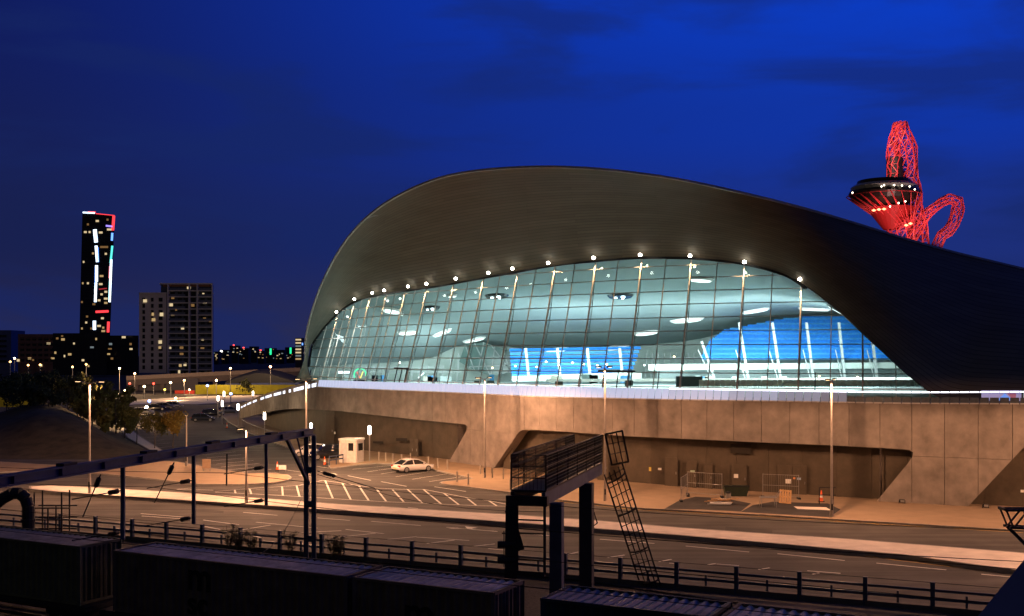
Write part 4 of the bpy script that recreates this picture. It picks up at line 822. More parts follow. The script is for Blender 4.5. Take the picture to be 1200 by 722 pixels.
# container train: far top edge line
T0 = gp(452, 663, 3.62); T0.z = 0
trk = T0 - V * 1.22
rail_line('railway track under the container wagons', Vector((trk.x, trk.y, 0)))
rail_line('railway track between the container train and the camera', Vector((trk.x, trk.y, 0)) - V * 4.2)
def container(label, s0_, ln, m, mr, text=None, z0=1.02, group='shipping containers on the freight train'):
    o = thing('shipping_container', label, 'container', T0 + U * (s0_ + ln / 2) - V * 1.22 + Vector((0, 0, z0)), group=group)
    P0 = T0 + U * s0_; h_ = 2.59
    def pt(u, v, z): return P0 + U * u - V * v + Vector((0, 0, z0 + z))
    fr = MB()
    for u in (.06, ln - .06):
        for v in (.06, 2.38): fr.bar(pt(u, v, 0), pt(u, v, h_), .14)
        for z in (.06, h_ - .05): fr.bar(pt(u, .0, z), pt(u, 2.44, z), .12, .12)
    for v in (.04, 2.40):
        for z in (.06, h_ - .05): fr.bar(pt(0, v, z), pt(ln, v, z), .1, .11)
    fr.build('frame', m, o)
    def corr(f, n, along):                  # corrugated sheet: f(t along, depth) -> two edge points
        mb = MB(); ra, rb = [], []
        for i in range(n * 4 + 1): t = i / (n * 4); dpt = (0, .07, .07, 0)[i % 4]; a_, b_ = f(t, dpt); ra.append(a_); rb.append(b_)
        return mb.grid([ra, rb])
    nc = int(ln / .36)
    corr(lambda t, d: (pt(.1 + t * (ln - .2), .05, h_ - .03 - d), pt(.1 + t * (ln - .2), 2.39, h_ - .03 - d)), nc, 0).build('roof', mr, o)
    corr(lambda t, d: (pt(.1 + t * (ln - .2), 2.42 - d, .1), pt(.1 + t * (ln - .2), 2.42 - d, h_ - .1)), nc, 0).build('side_wall', m, o)
    corr(lambda t, d: (pt(.1 + t * (ln - .2), .02 + d, .1), pt(.1 + t * (ln - .2), .02 + d, h_ - .1)), nc, 0).build('side_wall', m, o)
    corr(lambda t, d: (pt(.03 + d, .1 + t * 2.24, .1), pt(.03 + d, .1 + t * 2.24, h_ - .1)), 8, 0).build('end_wall', m, o)
    corr(lambda t, d: (pt(ln - .03 - d, .1 + t * 2.24, .1), pt(ln - .03 - d, .1 + t * 2.24, h_ - .1)), 8, 0).build('end_wall', m, o)
    for k in range(1, 5): MB().tube(pt(ln - .0, .3 + k * .37, .15), pt(ln - .0, .3 + k * .37, h_ - .15), .022, n=6).build('lock_bar', m, o)
    if text:
        for (s_, u, z, sz_) in text:
            cu = bpy.data.curves.new('lettering', 'FONT'); cu.body = s_; cu.size = sz_; cu.extrude = .004; cu.offset = .03
            tmp = bpy.data.objects.new('tmp', cu); col.objects.link(tmp); dg = bpy.context.evaluated_depsgraph_get(); me = bpy.data.meshes.new_from_object(tmp.evaluated_get(dg)); bpy.data.objects.remove(tmp)
            lo_ = bpy.data.objects.new('lettering', me); me.materials.clear(); me.materials.append(mat('black_lettering', (.004, .004, .005), .7)); col.objects.link(lo_); lo_.parent = o
            lo_.location = pt(u, 2.435, z) - ROOT[o.name]; lo_.rotation_euler = (R(90), 0, -R(27.3))
    return o
C_brown = mat('brown_container', (.11, .085, .065), .7, var=.4, scale=1.2); C_grey = mat('grey_container_roof', (.5, .46, .40), .7, .2, var=.35, scale=1.5)
C_green = mat('green_container', (.09, .095, .05), .7, var=.35, scale=1.2); C_blue = mat('blue_container', (.02, .028, .045), .6, var=.35, scale=1.2); C_bluer = mat('blue_container_roof', (.20, .215, .24), .6, .2, var=.35, scale=1.5)
C_tan = mat('tan_container_roof', (.34, .32, .25), .7, .2, var=.35, scale=1.5); C_pale = mat('pale_container_roof', (.42, .41, .38), .7, .2, var=.35, scale=1.5)
container('long dark forty-foot shipping container with grey ribbed roof, second from the left', -12.35, 12.19, C_brown, C_grey, [('m', 4.2, 1.35, 1.7), ('sc', 4.2, .35, 1.35)])
container('dark short shipping container right of the long one, below the fence posts', .12, 6.06, C_brown, C_grey, [('m', 2.3, 1.0, 1.7), ('sc', 2.3, .0, 1.35)])
container('short shipping container with a bluish ribbed roof below the caged ladder', 8.0, 6.06, C_blue, C_bluer)
container('shipping container with a pale grey roof at the bottom right edge', 14.3, 12.19, C_brown, C_pale)
container('dark green shipping container at the left edge below the blue gantry beam', -26.6, 12.19, C_green, C_tan)
for i, (s0_, ln) in enumerate(((-27, 13.0), (-13.2, 20.6), (7.8, 19))):
    o = thing('flat_wagon', ['flat wagon under the green container at the left edge', 'long flat wagon under the two dark containers', 'flat wagon under the two rightmost containers'][i], 'wagon', T0 + U * (s0_ + ln/2) - V * 1.22, group='wagons of the freight train')
    P0 = T0 + U * s0_ - V * 1.22
    MB().bar(P0 + Vector((0, 0, .88)), P0 + U * ln + Vector((0, 0, .88)), 2.4, .22).build('deck', M_dark, o)
    for e in (1.6, ln - 1.6):
        MB().bar(P0 + U * (e - 1.2) + Vector((0, 0, .55)), P0 + U * (e + 1.2) + Vector((0, 0, .55)), 1.9, .3).build('bogie', M_dark, o)
        for e2 in (-.9, .9):
            for v in (-.75, .75): q = P0 + U * (e + e2) + V * v + Vector((0, 0, .62)); MB().tube(q - V * .07, q + V * .07, .42, n=16).build('wheel', mat('rusty_rail', (.06, .04, .03)), o)
# electrification gantry
gm = gp(363, 700, 0); bz = 8.0
m1 = Vector((-10.0, 55, 0)); bdir = (Vector((-15.6, 33, 0)) - m1).normalized(); bend = m1 + bdir * 34
gan = thing('railway_gantry', 'blue steel overhead-line gantry with a long slanting beam and lattice post', 'gantry', m1)
bm_ = MB(); top0 = m1 - bdir * .3
bm_.bar(top0 + Vector((0, 0, bz + .33)), bend + Vector((0, 0, bz + .33)), .32, .06).bar(top0 + Vector((0, 0, bz + .03)), bend + Vector((0, 0, bz + .03)), .32, .06).bar(top0 + Vector((0, 0, bz + .18)), bend + Vector((0, 0, bz + .18)), .05, .3)
bm_.build('beam', M_blue, gan)
for k in range(14): q = m1 + bdir * (1 + k * 2.3); MB().box(q + Vector((0, 0, bz + .18)), (.3, .04, .3), math.atan2(bdir.y, bdir.x) + math.pi/2).build('stiffener', M_blue, gan)
for k in (4.2, 9.5, 14.2, 19, 24): q = m1 + bdir * k; MB().box(q + Vector((0, 0, bz + .40)), (.7, .3, .1), math.atan2(bdir.y, bdir.x)).build('clamp', M_dark, gan)
for s_ in (-.25, .22):
    q = m1 + U * s_; MB().bar(q, q + Vector((0, 0, bz)), .22, .16).build('leg', M_blue, gan)
for z in (1.2, 2.9, 4.6, 6.3): MB().box(m1 + Vector((0, -.02, z)), (.5, .18, .3), -R(27)).build('batten_plate', M_blue, gan)
MB().bar(m1 - U * .1 + Vector((0, 0, 5.6)), m1 + bdir * 2.6 + Vector((0, 0, bz)), .14).build('brace', M_blue, gan)
MB().bar(m1 - U * .1 + Vector((0, 0, 5.6)), m1 + bdir * 1.5 + Vector((0, 0, bz)), .06).build('brace', M_blue, gan)
m2 = bend; MB().bar(m2, m2 + Vector((0, 0, bz)), .3, .3).build('leg', M_blue, gan)
hang = []
for x, y0, y1 in ((312, 525, 592), (227, 540, 614), (144, 552, 632)):
    t = (lambda k: (k * m1.y - m1.x) / (bdir.x - k * bdir.y))((x - CX) / F); q = m1 + bdir * t; zl = CH - (y1 - HY) * q.y / F
    MB().bar(q + Vector((0, 0, zl)), q + Vector((0, 0, bz)), .13, .13).build('drop_post', M_blue, gan); hang.append((q, zl))
M_ins = mat('insulator', (.03, .025, .022), .4)
def insul(a, c, parent, r=.035):
    d_ = (c - a); MB().tube(a, c, .022, n=6).build('registration_arm', M_dark, parent)
    k = MB()
    for i in range(6): q = a + d_ * (.1 + .03 * i); k.tube(q, q + d_ * .014, .09, n=8)
    k.build('insulator', M_ins, parent)
for q, zl in hang:
    for dz in (.25, 1.75): insul(q + Vector((0, 0, zl + dz)), q - U * 2.3 + bdir * .3 + Vector((0, 0, zl + dz - .42)), gan)
for x0, y0, x1, y1, d_ in ((118, 556, 97, 606, 38), (204, 542, 181, 589, 42.5)): insul(at(x0, y0, d_), at(x1, y1, d_ + 1), gan)
MB().tube(at(266, 532, 45), at(265.5, 569, 45), .03, n=6).build('hanger', M_dark, gan)
insul(at(372, 552, 54.5), at(448, 575, 52.5), gan)
for i, (q, z) in enumerate([(hang[0][0] - U * 2.3, hang[0][1] - .15), (hang[0][0] - U * 2.3, hang[0][1] + 1.35), (hang[1][0] - U * 2.3, hang[1][1] - .15), (hang[1][0] - U * 2.3, hang[1][1] + 1.35), (hang[2][0] - U * 2.3, hang[2][1] - .15)]):
    w_ = MB(); pts = [q + U * s_ + Vector((0, 0, z - (.0 if i % 2 == 0 else .5 * math.sin(math.pi * ((s_ % 40) / 40))))) for s_ in range(-60, 100, 4)]
    w_.path(pts, .012, 5); tag(w_.build('overhead_wire', M_black), ['thin lower contact wire nearest the road, running below the gantry', 'thin sagging upper wire nearest the road, running below the gantry', 'thin lower contact wire over the middle track', 'thin sagging upper wire over the middle track', 'thin lower contact wire over the track nearest the camera'][i], 'wire', 'overhead railway wires')
for i, (a, c) in enumerate((((353, 585, 55), (300, 652, 47)), ((372, 556, 55), (640, 600, 50)))):
    A_, C_ = at(*a), at(*c); pts = [A_.lerp(C_, t / 12) + Vector((0, 0, -.5 * math.sin(math.pi * t / 12))) for t in range(13)]
    tag(MB().path(pts, .014, 5).build('stay_wire', M_black), ['slanting stay wire running down left from the gantry post', 'sagging feeder cable from the gantry post to the signal platform'][i], 'wire')
# signal platform with caged ladder
SP0, SP1 = Vector((-.035, 46, 0)), Vector((3.25, 58, 0))       # left side of the deck, near -> far
spd = (SP1 - SP0).normalized(); spn = Vector((spd.y, -spd.x, 0)); WD = 1.48; dz = 6.42; LEN = (SP1 - SP0).length
sp = thing('signal_platform', 'dark railway signal platform with mesh railings, signal frame and caged ladder', 'signal platform', SP0 + spn * .7)
def sq(u, v, z): return SP0 + spd * u + spn * v + Vector((0, 0, z))
MB().bar(sq(0, WD/2, dz - .05), sq(LEN, WD/2, dz - .05), WD, .1).build('deck', M_dark, sp)
for v in (.08, WD - .08): MB().bar(sq(-.1, v, dz - .35), sq(LEN + .1, v, dz - .35), .16, .55).build('girder', M_blue if v > 1 else M_dark, sp)
for v in (0, WD):
    n = 6
    for k in range(n + 1): MB().bar(sq(LEN * k / n, v, dz), sq(LEN * k / n, v, dz + 1.45), .06).build('railing_post', M_dark, sp)
    for z in (.5, .98, 1.45): MB().bar(sq(0, v, dz + z), sq(LEN, v, dz + z), .05).build('railing_rail', M_dark, sp)
    ms = MB()
    for k in range(int(LEN / .14)): ms.bar(sq(k * .14, v, dz + .05), sq(k * .14, v, dz + 1.42), .024)
    for k in range(10): ms.bar(sq(0, v, dz + .07 + k * .14), sq(LEN, v, dz + .07 + k * .14), .022)
    ms.build('railing_mesh', M_dark, sp)
for z in (.5, .98, 1.45): MB().bar(sq(0, 0, dz + z), sq(0, WD, dz + z), .05).build('railing_rail', M_dark, sp)
ms = MB()
for k in range(10): ms.bar(sq(0, k * .16, dz), sq(0, k * .16, dz + 1.42), .012)
ms.build('railing_mesh', M_dark, sp)
MB().box(sq(8.2, WD + .04, dz/2 - .3), (.62, .62, dz - .6), -R(15)).build('main_post', mat('weathered_post', (.045, .048, .055), .6, .3), sp)
MB().box(sq(.9, WD + .25, dz/2 - .3), (.52, .5, dz - .6), -R(15)).build('front_post', M_blue, sp)
fz0, fz1 = 3.0, 6.0                          # signal frame hanging at the near end
for v in (.28, 1.45): MB().bar(sq(-.1, v, fz0), sq(-.1, v, fz1), .11).build('frame_upright', M_dark, sp)
for z in (fz0, 3.55, 4.1, 4.65, 5.2): MB().bar(sq(-.1, .28, z), sq(-.1, 1.45, z), .06 if z != fz0 else .2).build('frame_rung', M_dark, sp)
MB().bar(sq(-.15, -.15, 6.0), sq(-.15, 1.6, 6.0), .3, .4).build('frame_head', M_dark, sp)
MB().bar(sq(-.1, .0, 2.7), sq(-.1, .05, 5.8), .5, .4).build('signal_case', M_black, sp)
MB().bar(at(596, 597, 45.8), at(610, 645, 45.8), .34, .06, up=(0, 1, 0)).build('backplate', M_black, sp)
for y in (638, 656): q = at(590, y, 45.8); hdm = MB().tube(q + Vector((-.25, -.05, 0)), q + Vector((.5, 0, 0)), .15, n=12).build('signal_hood', M_black, sp)
MB().tube(at(590.5, 622, 45.7), at(590.5, 664, 45.7), .02, n=6).build('rod', M_dark, sp); MB().tube(at(588, 625, 45.7), at(593, 625, 45.7), .03, n=6).build('rod_tee', M_dark, sp)
# caged ladder at the far end
la, lb_ = at(708, 556, 58), at(752, 690, 58); ra_, rb_ = at(729, 543, 57.2), at(774, 686, 57.2)
for k in range(5):
    a, c = la.lerp(ra_, k / 4), lb_.lerp(rb_, k / 4); off = Vector((0, -.45 * math.sin(math.pi * k / 4), 0)); MB().bar(a + off, c + off, .08 if k in (0, 4) else .055).build('ladder_stringer', M_dark, sp)
for k in range(12): t = (k + .5) / 12; MB().bar(la.lerp(lb_, t), ra_.lerp(rb_, t), .04).build('ladder_rung', M_dark, sp)
for t in (.08, .36, .68, .95):
    a, c = la.lerp(lb_, t), ra_.lerp(rb_, t); pts = [a.lerp(c, k / 6) + Vector((0, -.5 * math.sin(math.pi * k / 6), 0)) for k in range(7)]; MB().path(pts, .05, 5).build('ladder_hoop', M_dark, sp)
up4 = [at(709, 509, 58), at(729, 505, 57.2), at(736.5, 541, 57.2), at(717, 545, 58)]
for a, c in zip(up4, up4[1:] + up4[:1]): MB().bar(a, c, .09).build('gate_frame', M_dark, sp)
for t in (.33, .66): MB().bar(up4[0].lerp(up4[3], t), up4[1].lerp(up4[2], t), .05).build('gate_bar', M_dark, sp); MB().bar(up4[0].lerp(up4[1], t), up4[3].lerp(up4[2], t), .05).build('gate_bar', M_dark, sp)
MB().bar(at(696, 600, 54), at(700, 613, 54), .05).bar(at(700, 613, 54), at(696, 616, 54), .04).build('bracket', M_dark, sp)
# trackside signal cabinet and cage at the left
eq = thing('trackside_mast', 'stout dark bent pipe mast at the left edge, under the gantry beam', 'mast', at(32, 700, 56) * 1.0); q = at(33, 700, 56); q.z = 0
pipe = [q + Vector(v) for v in ((0, 0, 0), (0, 0, 4.35), (-.12, 0, 4.75), (-.4, 0, 5.0), (-.8, 0, 5.02), (-1.3, 0, 4.75), (-3.2, 0, 3.2))]
MB().path(pipe[:3], .3, 12).build('post', M_dark, eq); MB().path(pipe[2:], .3, 12).build('elbow', M_dark, eq); MB().lathe(q + Vector((0, 0, 3.6)), [(.36, 0), (.36, .12)], 12).build('flange', M_dark, eq)
eq = thing('service_cage', 'open dark service cage of thin frames beside the stout mast, behind the fence', 'cage', at(60, 700, 57)); q = at(61, 700, 57); q.z = 0
for dx in (-.7, 0, .7):
    for dy in (-.5, .5): MB().bar(q + Vector((dx, dy, 0)), q + Vector((dx, dy, 5.0 if dx else 4.2)), .06).build('upright', M_dark, eq)
for z in (1.2, 2.2, 3.0, 3.6, 4.2):
    for dy in (-.5, .5): MB().bar(q + Vector((-.9, dy, z)), q + Vector((1.1, dy, z)), .06).build('frame_bar', M_dark, eq)
# lattice arm at the right edge
ar = thing('lattice_arm', 'dark lattice truss arm of another gantry cut by the right edge', 'gantry', at(1195, 640, 46)); e0 = at(1178, 598, 46)
for dz_, dy in ((0, 0), (-.72, 0), (0, .6), (-.72, .6)):
    MB().bar(e0 + Vector((0 if dz_ == 0 else .2, dy, dz_)), e0 + Vector((9, dy, dz_ * 1.6)), .1).build('chord', M_dark, ar)
for k in range(9):
    x = .35 + k * .95
    for dy in (0, .6): MB().bar(e0 + Vector((x - .3, dy, 0)), e0 + Vector((x, dy, -.72 - .45 * x / 9)), .06).bar(e0 + Vector((x, dy, -.72 - .45 * x / 9)), e0 + Vector((x + .6, dy, 0)), .06).build('lacing', M_dark, ar)
MB().bar(e0 + Vector((0, 0, .03)), e0 + Vector((0, .6, .03)), .1).build('end_plate', M_dark, ar); MB().bar(e0 + Vector((.2, .3, -.7)), e0 + Vector((1.0, .3, -1.5)), .12).build('knee', M_dark, ar)
q = e0 + Vector((9, .3, 0)); MB().bar(Vector((q.x, q.y, 0)), q, .3).build('leg', M_dark, ar)
# blurred corner of the building the picture is taken from
cp = MB(); d_ = 4.2
cp.prism([at(x, y, d_) for x, y in ((1146, 722), (1200, 656), (1330, 498), (1330, 900), (1000, 900))], [at(x, y, d_ - .25) for x, y in ((1146, 722), (1200, 656), (1330, 498), (1330, 900), (1000, 900))])
tag(cp.build('parapet_corner', mat('navy_coping', (.22, .25, .36), .6)), 'dark navy parapet corner in the nearest foreground at the bottom right', 'parapet')

# ================================================================== FAR CITY
def facing(o, x): return math.atan2((x - CX) / F, 1)
def block(name, label, cat, x0, x1, ytop, Y, depth, m, turn=0, group=None):
    xm = (x0 + x1) / 2; b = at(xm, HY, Y); b.z = 0; o = thing(name, label, cat, b, group=group)
    wd = (x1 - x0) * Y / F; h_ = CH + (HY - ytop) * Y / F
    MB().box(b + Vector((0, depth / 2, h_ / 2)), (wd, depth, h_)).build('wall', m, o)
    return o, b, wd, h_
M_tower = mat('tower_dark_glass', (.02, .022, .03), .25, var=.3, scale=.1); M_apt = mat('apartment_render', (.55, .53, .50), .8, var=.08); M_aptd = mat('apartment_blue', (.05, .07, .12), .4, var=.3, scale=.15); M_brick = mat('dark_brick', (.22, .12, .08), .8, var=.3, scale=.2); M_pw = mat('dark_window', (.015, .018, .025), .15)
# slender tower
Y = 940; xm = 114.5; b = at(xm, HY, Y); b.z = 0
tw = thing('lit_tower', 'slender dark residential tower trimmed with white, blue and red light strips', 'tower', b)
def tp(x, y, off=0): p = at(x, y, Y - off); return p
ptl = [(92, 432), (127.5, 432), (134.5, 252), (96.5, 249)]
MB().prism([at(x, y, Y) for x, y in ptl], [at(x, y, Y) + Vector((-9.5, 26, 0)) for x, y in ptl]).build('body', M_tower, tw)
def strip(name, x0, y0, x1, y1, wpx, m, off=.6):
    a, c = at(x0, y0, Y - off), at(x1, y1, Y - off); MB().bar(a, c, wpx * Y / F, .5, up=(0, 1, 0)) if False else None
    d_ = (c - a).normalized(); n_ = Vector((d_.z, 0, -d_.x)) * wpx * Y / F / 2
    MB().prism([a - n_, c - n_, c + n_, a + n_], [p + Vector((0, .4, 0)) for p in (a - n_, c - n_, c + n_, a + n_)]).build(name, m, tw)
EB = emi('strip_blue', (.12, .3, 1), 2.4); EW = emi('strip_white', (.7, .85, 1), 2.8); ER = emi('strip_red', (1, .05, .06), 1.6); EC = emi('strip_cyan', (.1, .8, .7), 1.5); EV = emi('strip_violet', (.35, .25, 1), 1.5)
for q in ((97, 249, 111, 249.5, 1.6, EW), (103, 248.3, 112, 248.5, 1.2, ER), (112, 250.3, 134, 252.5, .8, ER), (133.3, 253, 132, 270, 3, ER), (124, 264.5, 132, 265.5, 2, EV), (111, 269, 112.5, 284, 4, EW), (113.5, 278, 112, 283, 2, EB), (112.5, 288, 114, 307, 3, EW), (114.3, 290, 115, 307, 1.5, EB), (113, 311, 113, 330, 3, EW), (112, 313, 111.5, 354, 1.4, EB), (112.3, 331, 111.5, 354, 2.6, EW), (131.5, 288, 129.5, 308, 2.2, EC), (130.3, 304, 128.3, 354, 2.4, EW), (129.2, 312, 128.5, 326, 2.4, emi('strip_pink', (1, .25, .3), 1.6)), (128.3, 330, 127.6, 352, 1, EC), (110.5, 376, 110.5, 386.5, 3.4, EW), (109.5, 380, 111, 386.5, 1.5, EB), (127, 377, 126.5, 389.5, 2.8, ER), (112, 365.5, 127, 364.8, 2.6, ER), (116, 339, 125, 338, 1.2, emi('strip_dimred', (.7, .04, .05), .6)), (131.5, 273, 131, 282, 2.2, EB)): strip('light_strip', *q)
for x, y, wd_ in ((114, 259, 3.4), (126, 257.5, 2), (128, 269, 5), (118, 272.5, 4), (122, 289.5, 9), (124, 297.5, 2.2), (119, 323.5, 4), (118, 333, 4), (124, 350, 4), (116, 352, 3), (124, 355, 3.5), (110, 356.5, 3), (120, 373, 3), (116, 382, 4), (121, 384, 2), (121, 397 - 9, 4), (103, 263, 2), (100, 272, 3), (105, 272, 2), (98, 307, 1.6), (109, 297, 2), (97, 332, 1.4), (103, 332, 2), (96, 354, 1.8), (102, 371, 2.2), (101, 378, 2), (96, 385, 1.6), (107, 385, 2), (124, 342, 3), (119, 345, 2.4)):
    wv = E_win[rng.choice((0, 1, 2, 1))]; a = at(x, y, Y - .5); MB().box(a, (wd_ * Y / F, .6, 1.6)).build('window', wv, tw)
for k in range(42): MB().bar(at(96.3 - k*.1, 253 + k * 4.2, Y - .3), at(134.2 - k * .16, 254.5 + k * 4.2, Y - .3), .25).build('floor_line', mat('tower_band', (.04, .042, .05), .5), tw)
# apartment block
Y = 490; b = at(206, HY, Y); b.z = 0; ap = thing('apartment_block', 'pale apartment block with stacked balconies and scattered lit windows', 'apartment block', b)
def ab(name, x0, x1, y0, y1, dy, th, m, par=ap): q = [at(x0, y1, Y), at(x1, y1, Y), at(x1, y0, Y), at(x0, y0, Y)]; return MB().prism([p + Vector((0, dy, 0)) for p in q], [p + Vector(((x1 - CX) / F * th if th > 2 else 0, dy + th, 0)) for p in q]).build(name, m, par)
ab('wall', 163, 195, 344, 437, 0, 16, M_apt); ab('wall', 186, 248, 335.5, 437, 3.0, 16, M_aptd); ab('roof', 186, 248.5, 331.5, 333, 1.2, 18, mat('apt_slab', (.62, .62, .62), .7)); ab('roof', 163, 195.5, 342.8, 344, -.4, 16.8, mat('apt_slab', (.3, .3, .31)))
ab('penthouse', 189, 245, 333, 335.5, 2.5, 12, M_brick)
for k in range(14):
    y = 340 + k * 7.15; ab('balcony_slab', 195.4, 248, y, y + 1.0, 1.2, 1.8, mat('apt_slab', (.3, .3, .31)))
    for x0, x1 in ((196, 216), (231, 247)): ab('balcony_rail', x0, x1, y - 2.6, y - .1, 1.25, .08, mat('rail_glass', (.10, .13, .19), .3))
    for x in (198, 206, 213, 222, 233, 241): ab('window', x, x + 4.6, y + 1.6, y + 6.2, 2.9, .2, M_pw)
for x in (195.2, 220, 229.5, 247.2): ab('pier', x, x + 1.2, 333, 437, 1.0, 2.0, mat('apt_slab', (.3, .3, .31)))
for k in range(12):
    for x in (167, 177, 186): ab('window', x, x + (3 if x != 186 else 4.6), 349 + k * 7.2, 353.5 + k * 7.2, -.12, .2, M_pw)
for x, y in ((217, 334.6), (198.5, 346), (198, 366), (203, 360), (235, 343), (236, 352.5), (196.5, 355), (187.5, 366.5), (178, 366.5), (178, 373), (199, 344.5), (186, 406), (196, 406.5), (208.5, 406), (208.5, 413.5), (207.5, 426), (213, 425.5), (210, 382.5), (233, 407), (234, 396), (206.5, 434), (243, 374), (236, 372), (222, 356), (186, 399), (168, 351)):
    wx = rng.uniform(2.2, 4.4); ab('lit_window', x, x + wx, y, y + rng.uniform(2.8, 4.2), -.3 if x < 195 else 2.7, .1, E_win[rng.choice((0, 1, 1, 2))])
ab('lit_window', 209, 212, 381.5, 384, 2.6, .1, E_win[3])
# long low block before the towers
Y = 620; b = at(90, HY, Y); b.z = 0; lb2 = thing('low_block', 'long low dark block of flats below the lit tower', 'apartment block', b); ap_ = lb2
for x0, x1, y0, m in ((21, 62, 391.5, M_brick), (62, 125, 390.5, M_tower), (100, 159, 393, M_tower)): ab('wall', x0, x1, y0, 440, 0 if x0 != 100 else 5, 14, m, lb2)
for k in range(5):
    for x in range(24, 156, 7): ab('window', x, x + 4.4, 395.5 + k * 6.2, 399 + k * 6.2, -.15, .2, M_pw, lb2)
for x, y in ((72, 393), (72, 396.5), (55, 401.5), (86, 401.5), (106, 406), (128, 402), (152, 402), (127, 408), (126, 414), (152, 408), (75, 416), (80, 414), (130, 419), (143, 394), (60, 419), (33, 419), (38, 421), (20, 421), (47, 427), (84, 429), (103, 428), (66, 395.5), (96, 421), (112, 396), (64, 412)): wx = rng.uniform(1.6, 4.6); ab('lit_window', x, x + wx, y, y + rng.uniform(1.6, 2.8), -.4, .1, E_win[rng.choice((0, 1, 2, 3))], lb2)
for k in range(6): ab('balcony_line', 21.5, 61, 396 + k * 6, 396.8 + k * 6, -.5, .4, mat('warm_band', (.2, .11, .07), .7), lb2)
o, b, wd, h_ = block('pale_block', 'pale grey tower block at the far left edge of the skyline', 'building', -20, 13, 387, 700, 20, mat('pale_wall', (.14, .15, .2), .8))
for k in range(6): MB().box(b + Vector((2, -.2, 8 + k * 3.2)), (8, .3, 1.3)).build('window', M_pw, o)
o, b, wd, h_ = block('slim_tower', 'slim far tower with stacked lit windows beside the roof foot', 'tower', 346, 355, 396, 900, 8, mat('slim_wall', (.10, .09, .08), .7))
for k in range(7):
    MB().box(b + Vector((-.6, -.2, h_ - 1.5 - k * 2.6)), (4.5, .3, 1.2)).build('window', E_win[1] if k < 1 else E_win[rng.choice((0, 1, 3))], o)
MB().box(b + Vector((2.8, -.3, h_ - 5)), (.9, .4, 1.8)).build('sign_light', emi('strip_blue', (.12, .3, 1), 2.4), o)
sk = [(256, 268, 410, 1500), (269, 279, 405, 1600), (280, 291, 408, 1500), (292, 301, 406, 1700), (302, 309, 411, 1500), (310, 322, 408, 1600), (323, 333, 410, 1500), (334, 345, 407, 1650), (249, 256, 412, 1400), (14, 22, 409, 1300)]
M_far = mat('far_wall', (.025, .025, .035), .9, var=.3, scale=.05)
for i, (x0, x1, y, Yd) in enumerate(sk):
    o, b, wd, h_ = block('far_building', 'small far building on the skyline, %s in the row from the left' % ORD[[9, 9, 9, 9, 9, 9, 9, 9, 1, 0][i] if i > 7 else i + 2], 'building', x0, x1, y, Yd, 15, M_far, group='far skyline buildings')
    for k in range(5): MB().box(b + Vector((rng.uniform(-wd*.45, wd*.45), -.3, rng.uniform(6, h_ - 1.5))), (rng.uniform(1, 2.6), .4, rng.uniform(.8, 1.6))).build('window', E_win[rng.choice((0, 1, 2, 3))], o)
    if i in (5, 7): MB().box(b + Vector((wd * .1, -.5, h_ - 5)), (2.6, .4, 9)).build('green_light', emi('green_strip', (.02, .8, .3), 1.6), o)
    if i in (1, 2, 4): MB().box(b + Vector((0, -.5, h_ + .6)), (2, 1, 1.4)).build('beacon', emi('beacon_red', (1, .06, .05), 4), o)
    if i == 0: MB().box(b + Vector((-3, -.5, h_ - 2)), (2.6, .6, 2.4)).build('floodlight', emi('flood_white', (1, .95, .85), 5), o)
# viaduct, dark canopy, yellow hoarding
vd = thing('road_viaduct', 'long pale concrete road viaduct crossing behind the car park', 'viaduct', at(250, 446, 372)); a, c = at(148, 443, 372), at(352, 433, 385)
MB().bar(a, c, .5, 1.3).build('parapet', mat('viaduct_parapet', (.35, .28, .25), .8), vd); MB().bar(a + Vector((0, .5, -1.6)), c + Vector((0, .5, -1.6)), 1.0, 2.0).build('deck', mat('viaduct_deck', (.16, .13, .13), .9), vd)
for t in (.05, .2, .35, .5, .65, .8, .95): q = a.lerp(c, t); MB().bar(Vector((q.x, q.y + .8, 0)), Vector((q.x, q.y + .8, q.z - 2.4)), 1.4).build('pier', mat('viaduct_deck', (.16, .13, .13)), vd)
MB().prism([at(x, y, 376) for x, y in ((150, 447), (232, 443), (232, 462), (150, 464))], [at(x, y, 377) for x, y in ((150, 447), (232, 443), (232, 462), (150, 464))]).build('retaining_wall', mat('viaduct_wall', (.13, .12, .15), .9), vd)
cn = thing('dark_canopy', 'dark dome-shaped tent roof behind the yellow hoarding', 'tent', at(302, 452, 348)); prof = [(264, 448), (275, 444), (288, 440), (300, 437.3), (312, 437.8), (325, 441), (340, 445.5), (350, 448)]
MB().grid([[at(x, y, 348) for x, y in prof], [at(x, y - 0, 348) + Vector((0, 9, 1.2)) for x, y in prof], [at(x, y, 348) + Vector((0, 18, -.5)) for x, y in prof]]).build('roof', mat('black_canvas', (.02, .022, .03), .8), cn)
MB().prism([at(x, y, 348) for x, y in [(264, 452), (350, 452)] + prof[::-1]], [at(x, y, 348.4) for x, y in [(264, 452), (350, 452)] + prof[::-1]]).build('gable', mat('black_canvas', (.02, .022, .03)), cn)
for x in (266, 290, 315, 340): MB().bar(at(x, 461, 349), at(x, 448, 349), .3).build('post', M_dark, cn)
MB().bar(at(264, 451, 347.5), at(352, 450, 347.5), .3, .9).build('valance', mat('blue_valance', (.03, .05, .16), .6), cn)
hd_ = thing('yellow_hoarding', 'long yellow-green site hoarding panels behind the car park', 'hoarding', at(288, 462, 338)); M_hd = mat('yellow_hoarding', (.40, .37, .03), .7, var=.2, scale=.5)
for k in range(18):
    x0 = 229 + k * 6.5; q = [at(x0, 462, 338), at(x0 + 6.35, 462, 338), at(x0 + 6.35, 451, 338), at(x0, 451, 338)]; MB().prism(q, [p + Vector((0, .1, 0)) for p in q]).build('panel', M_hd, hd_)
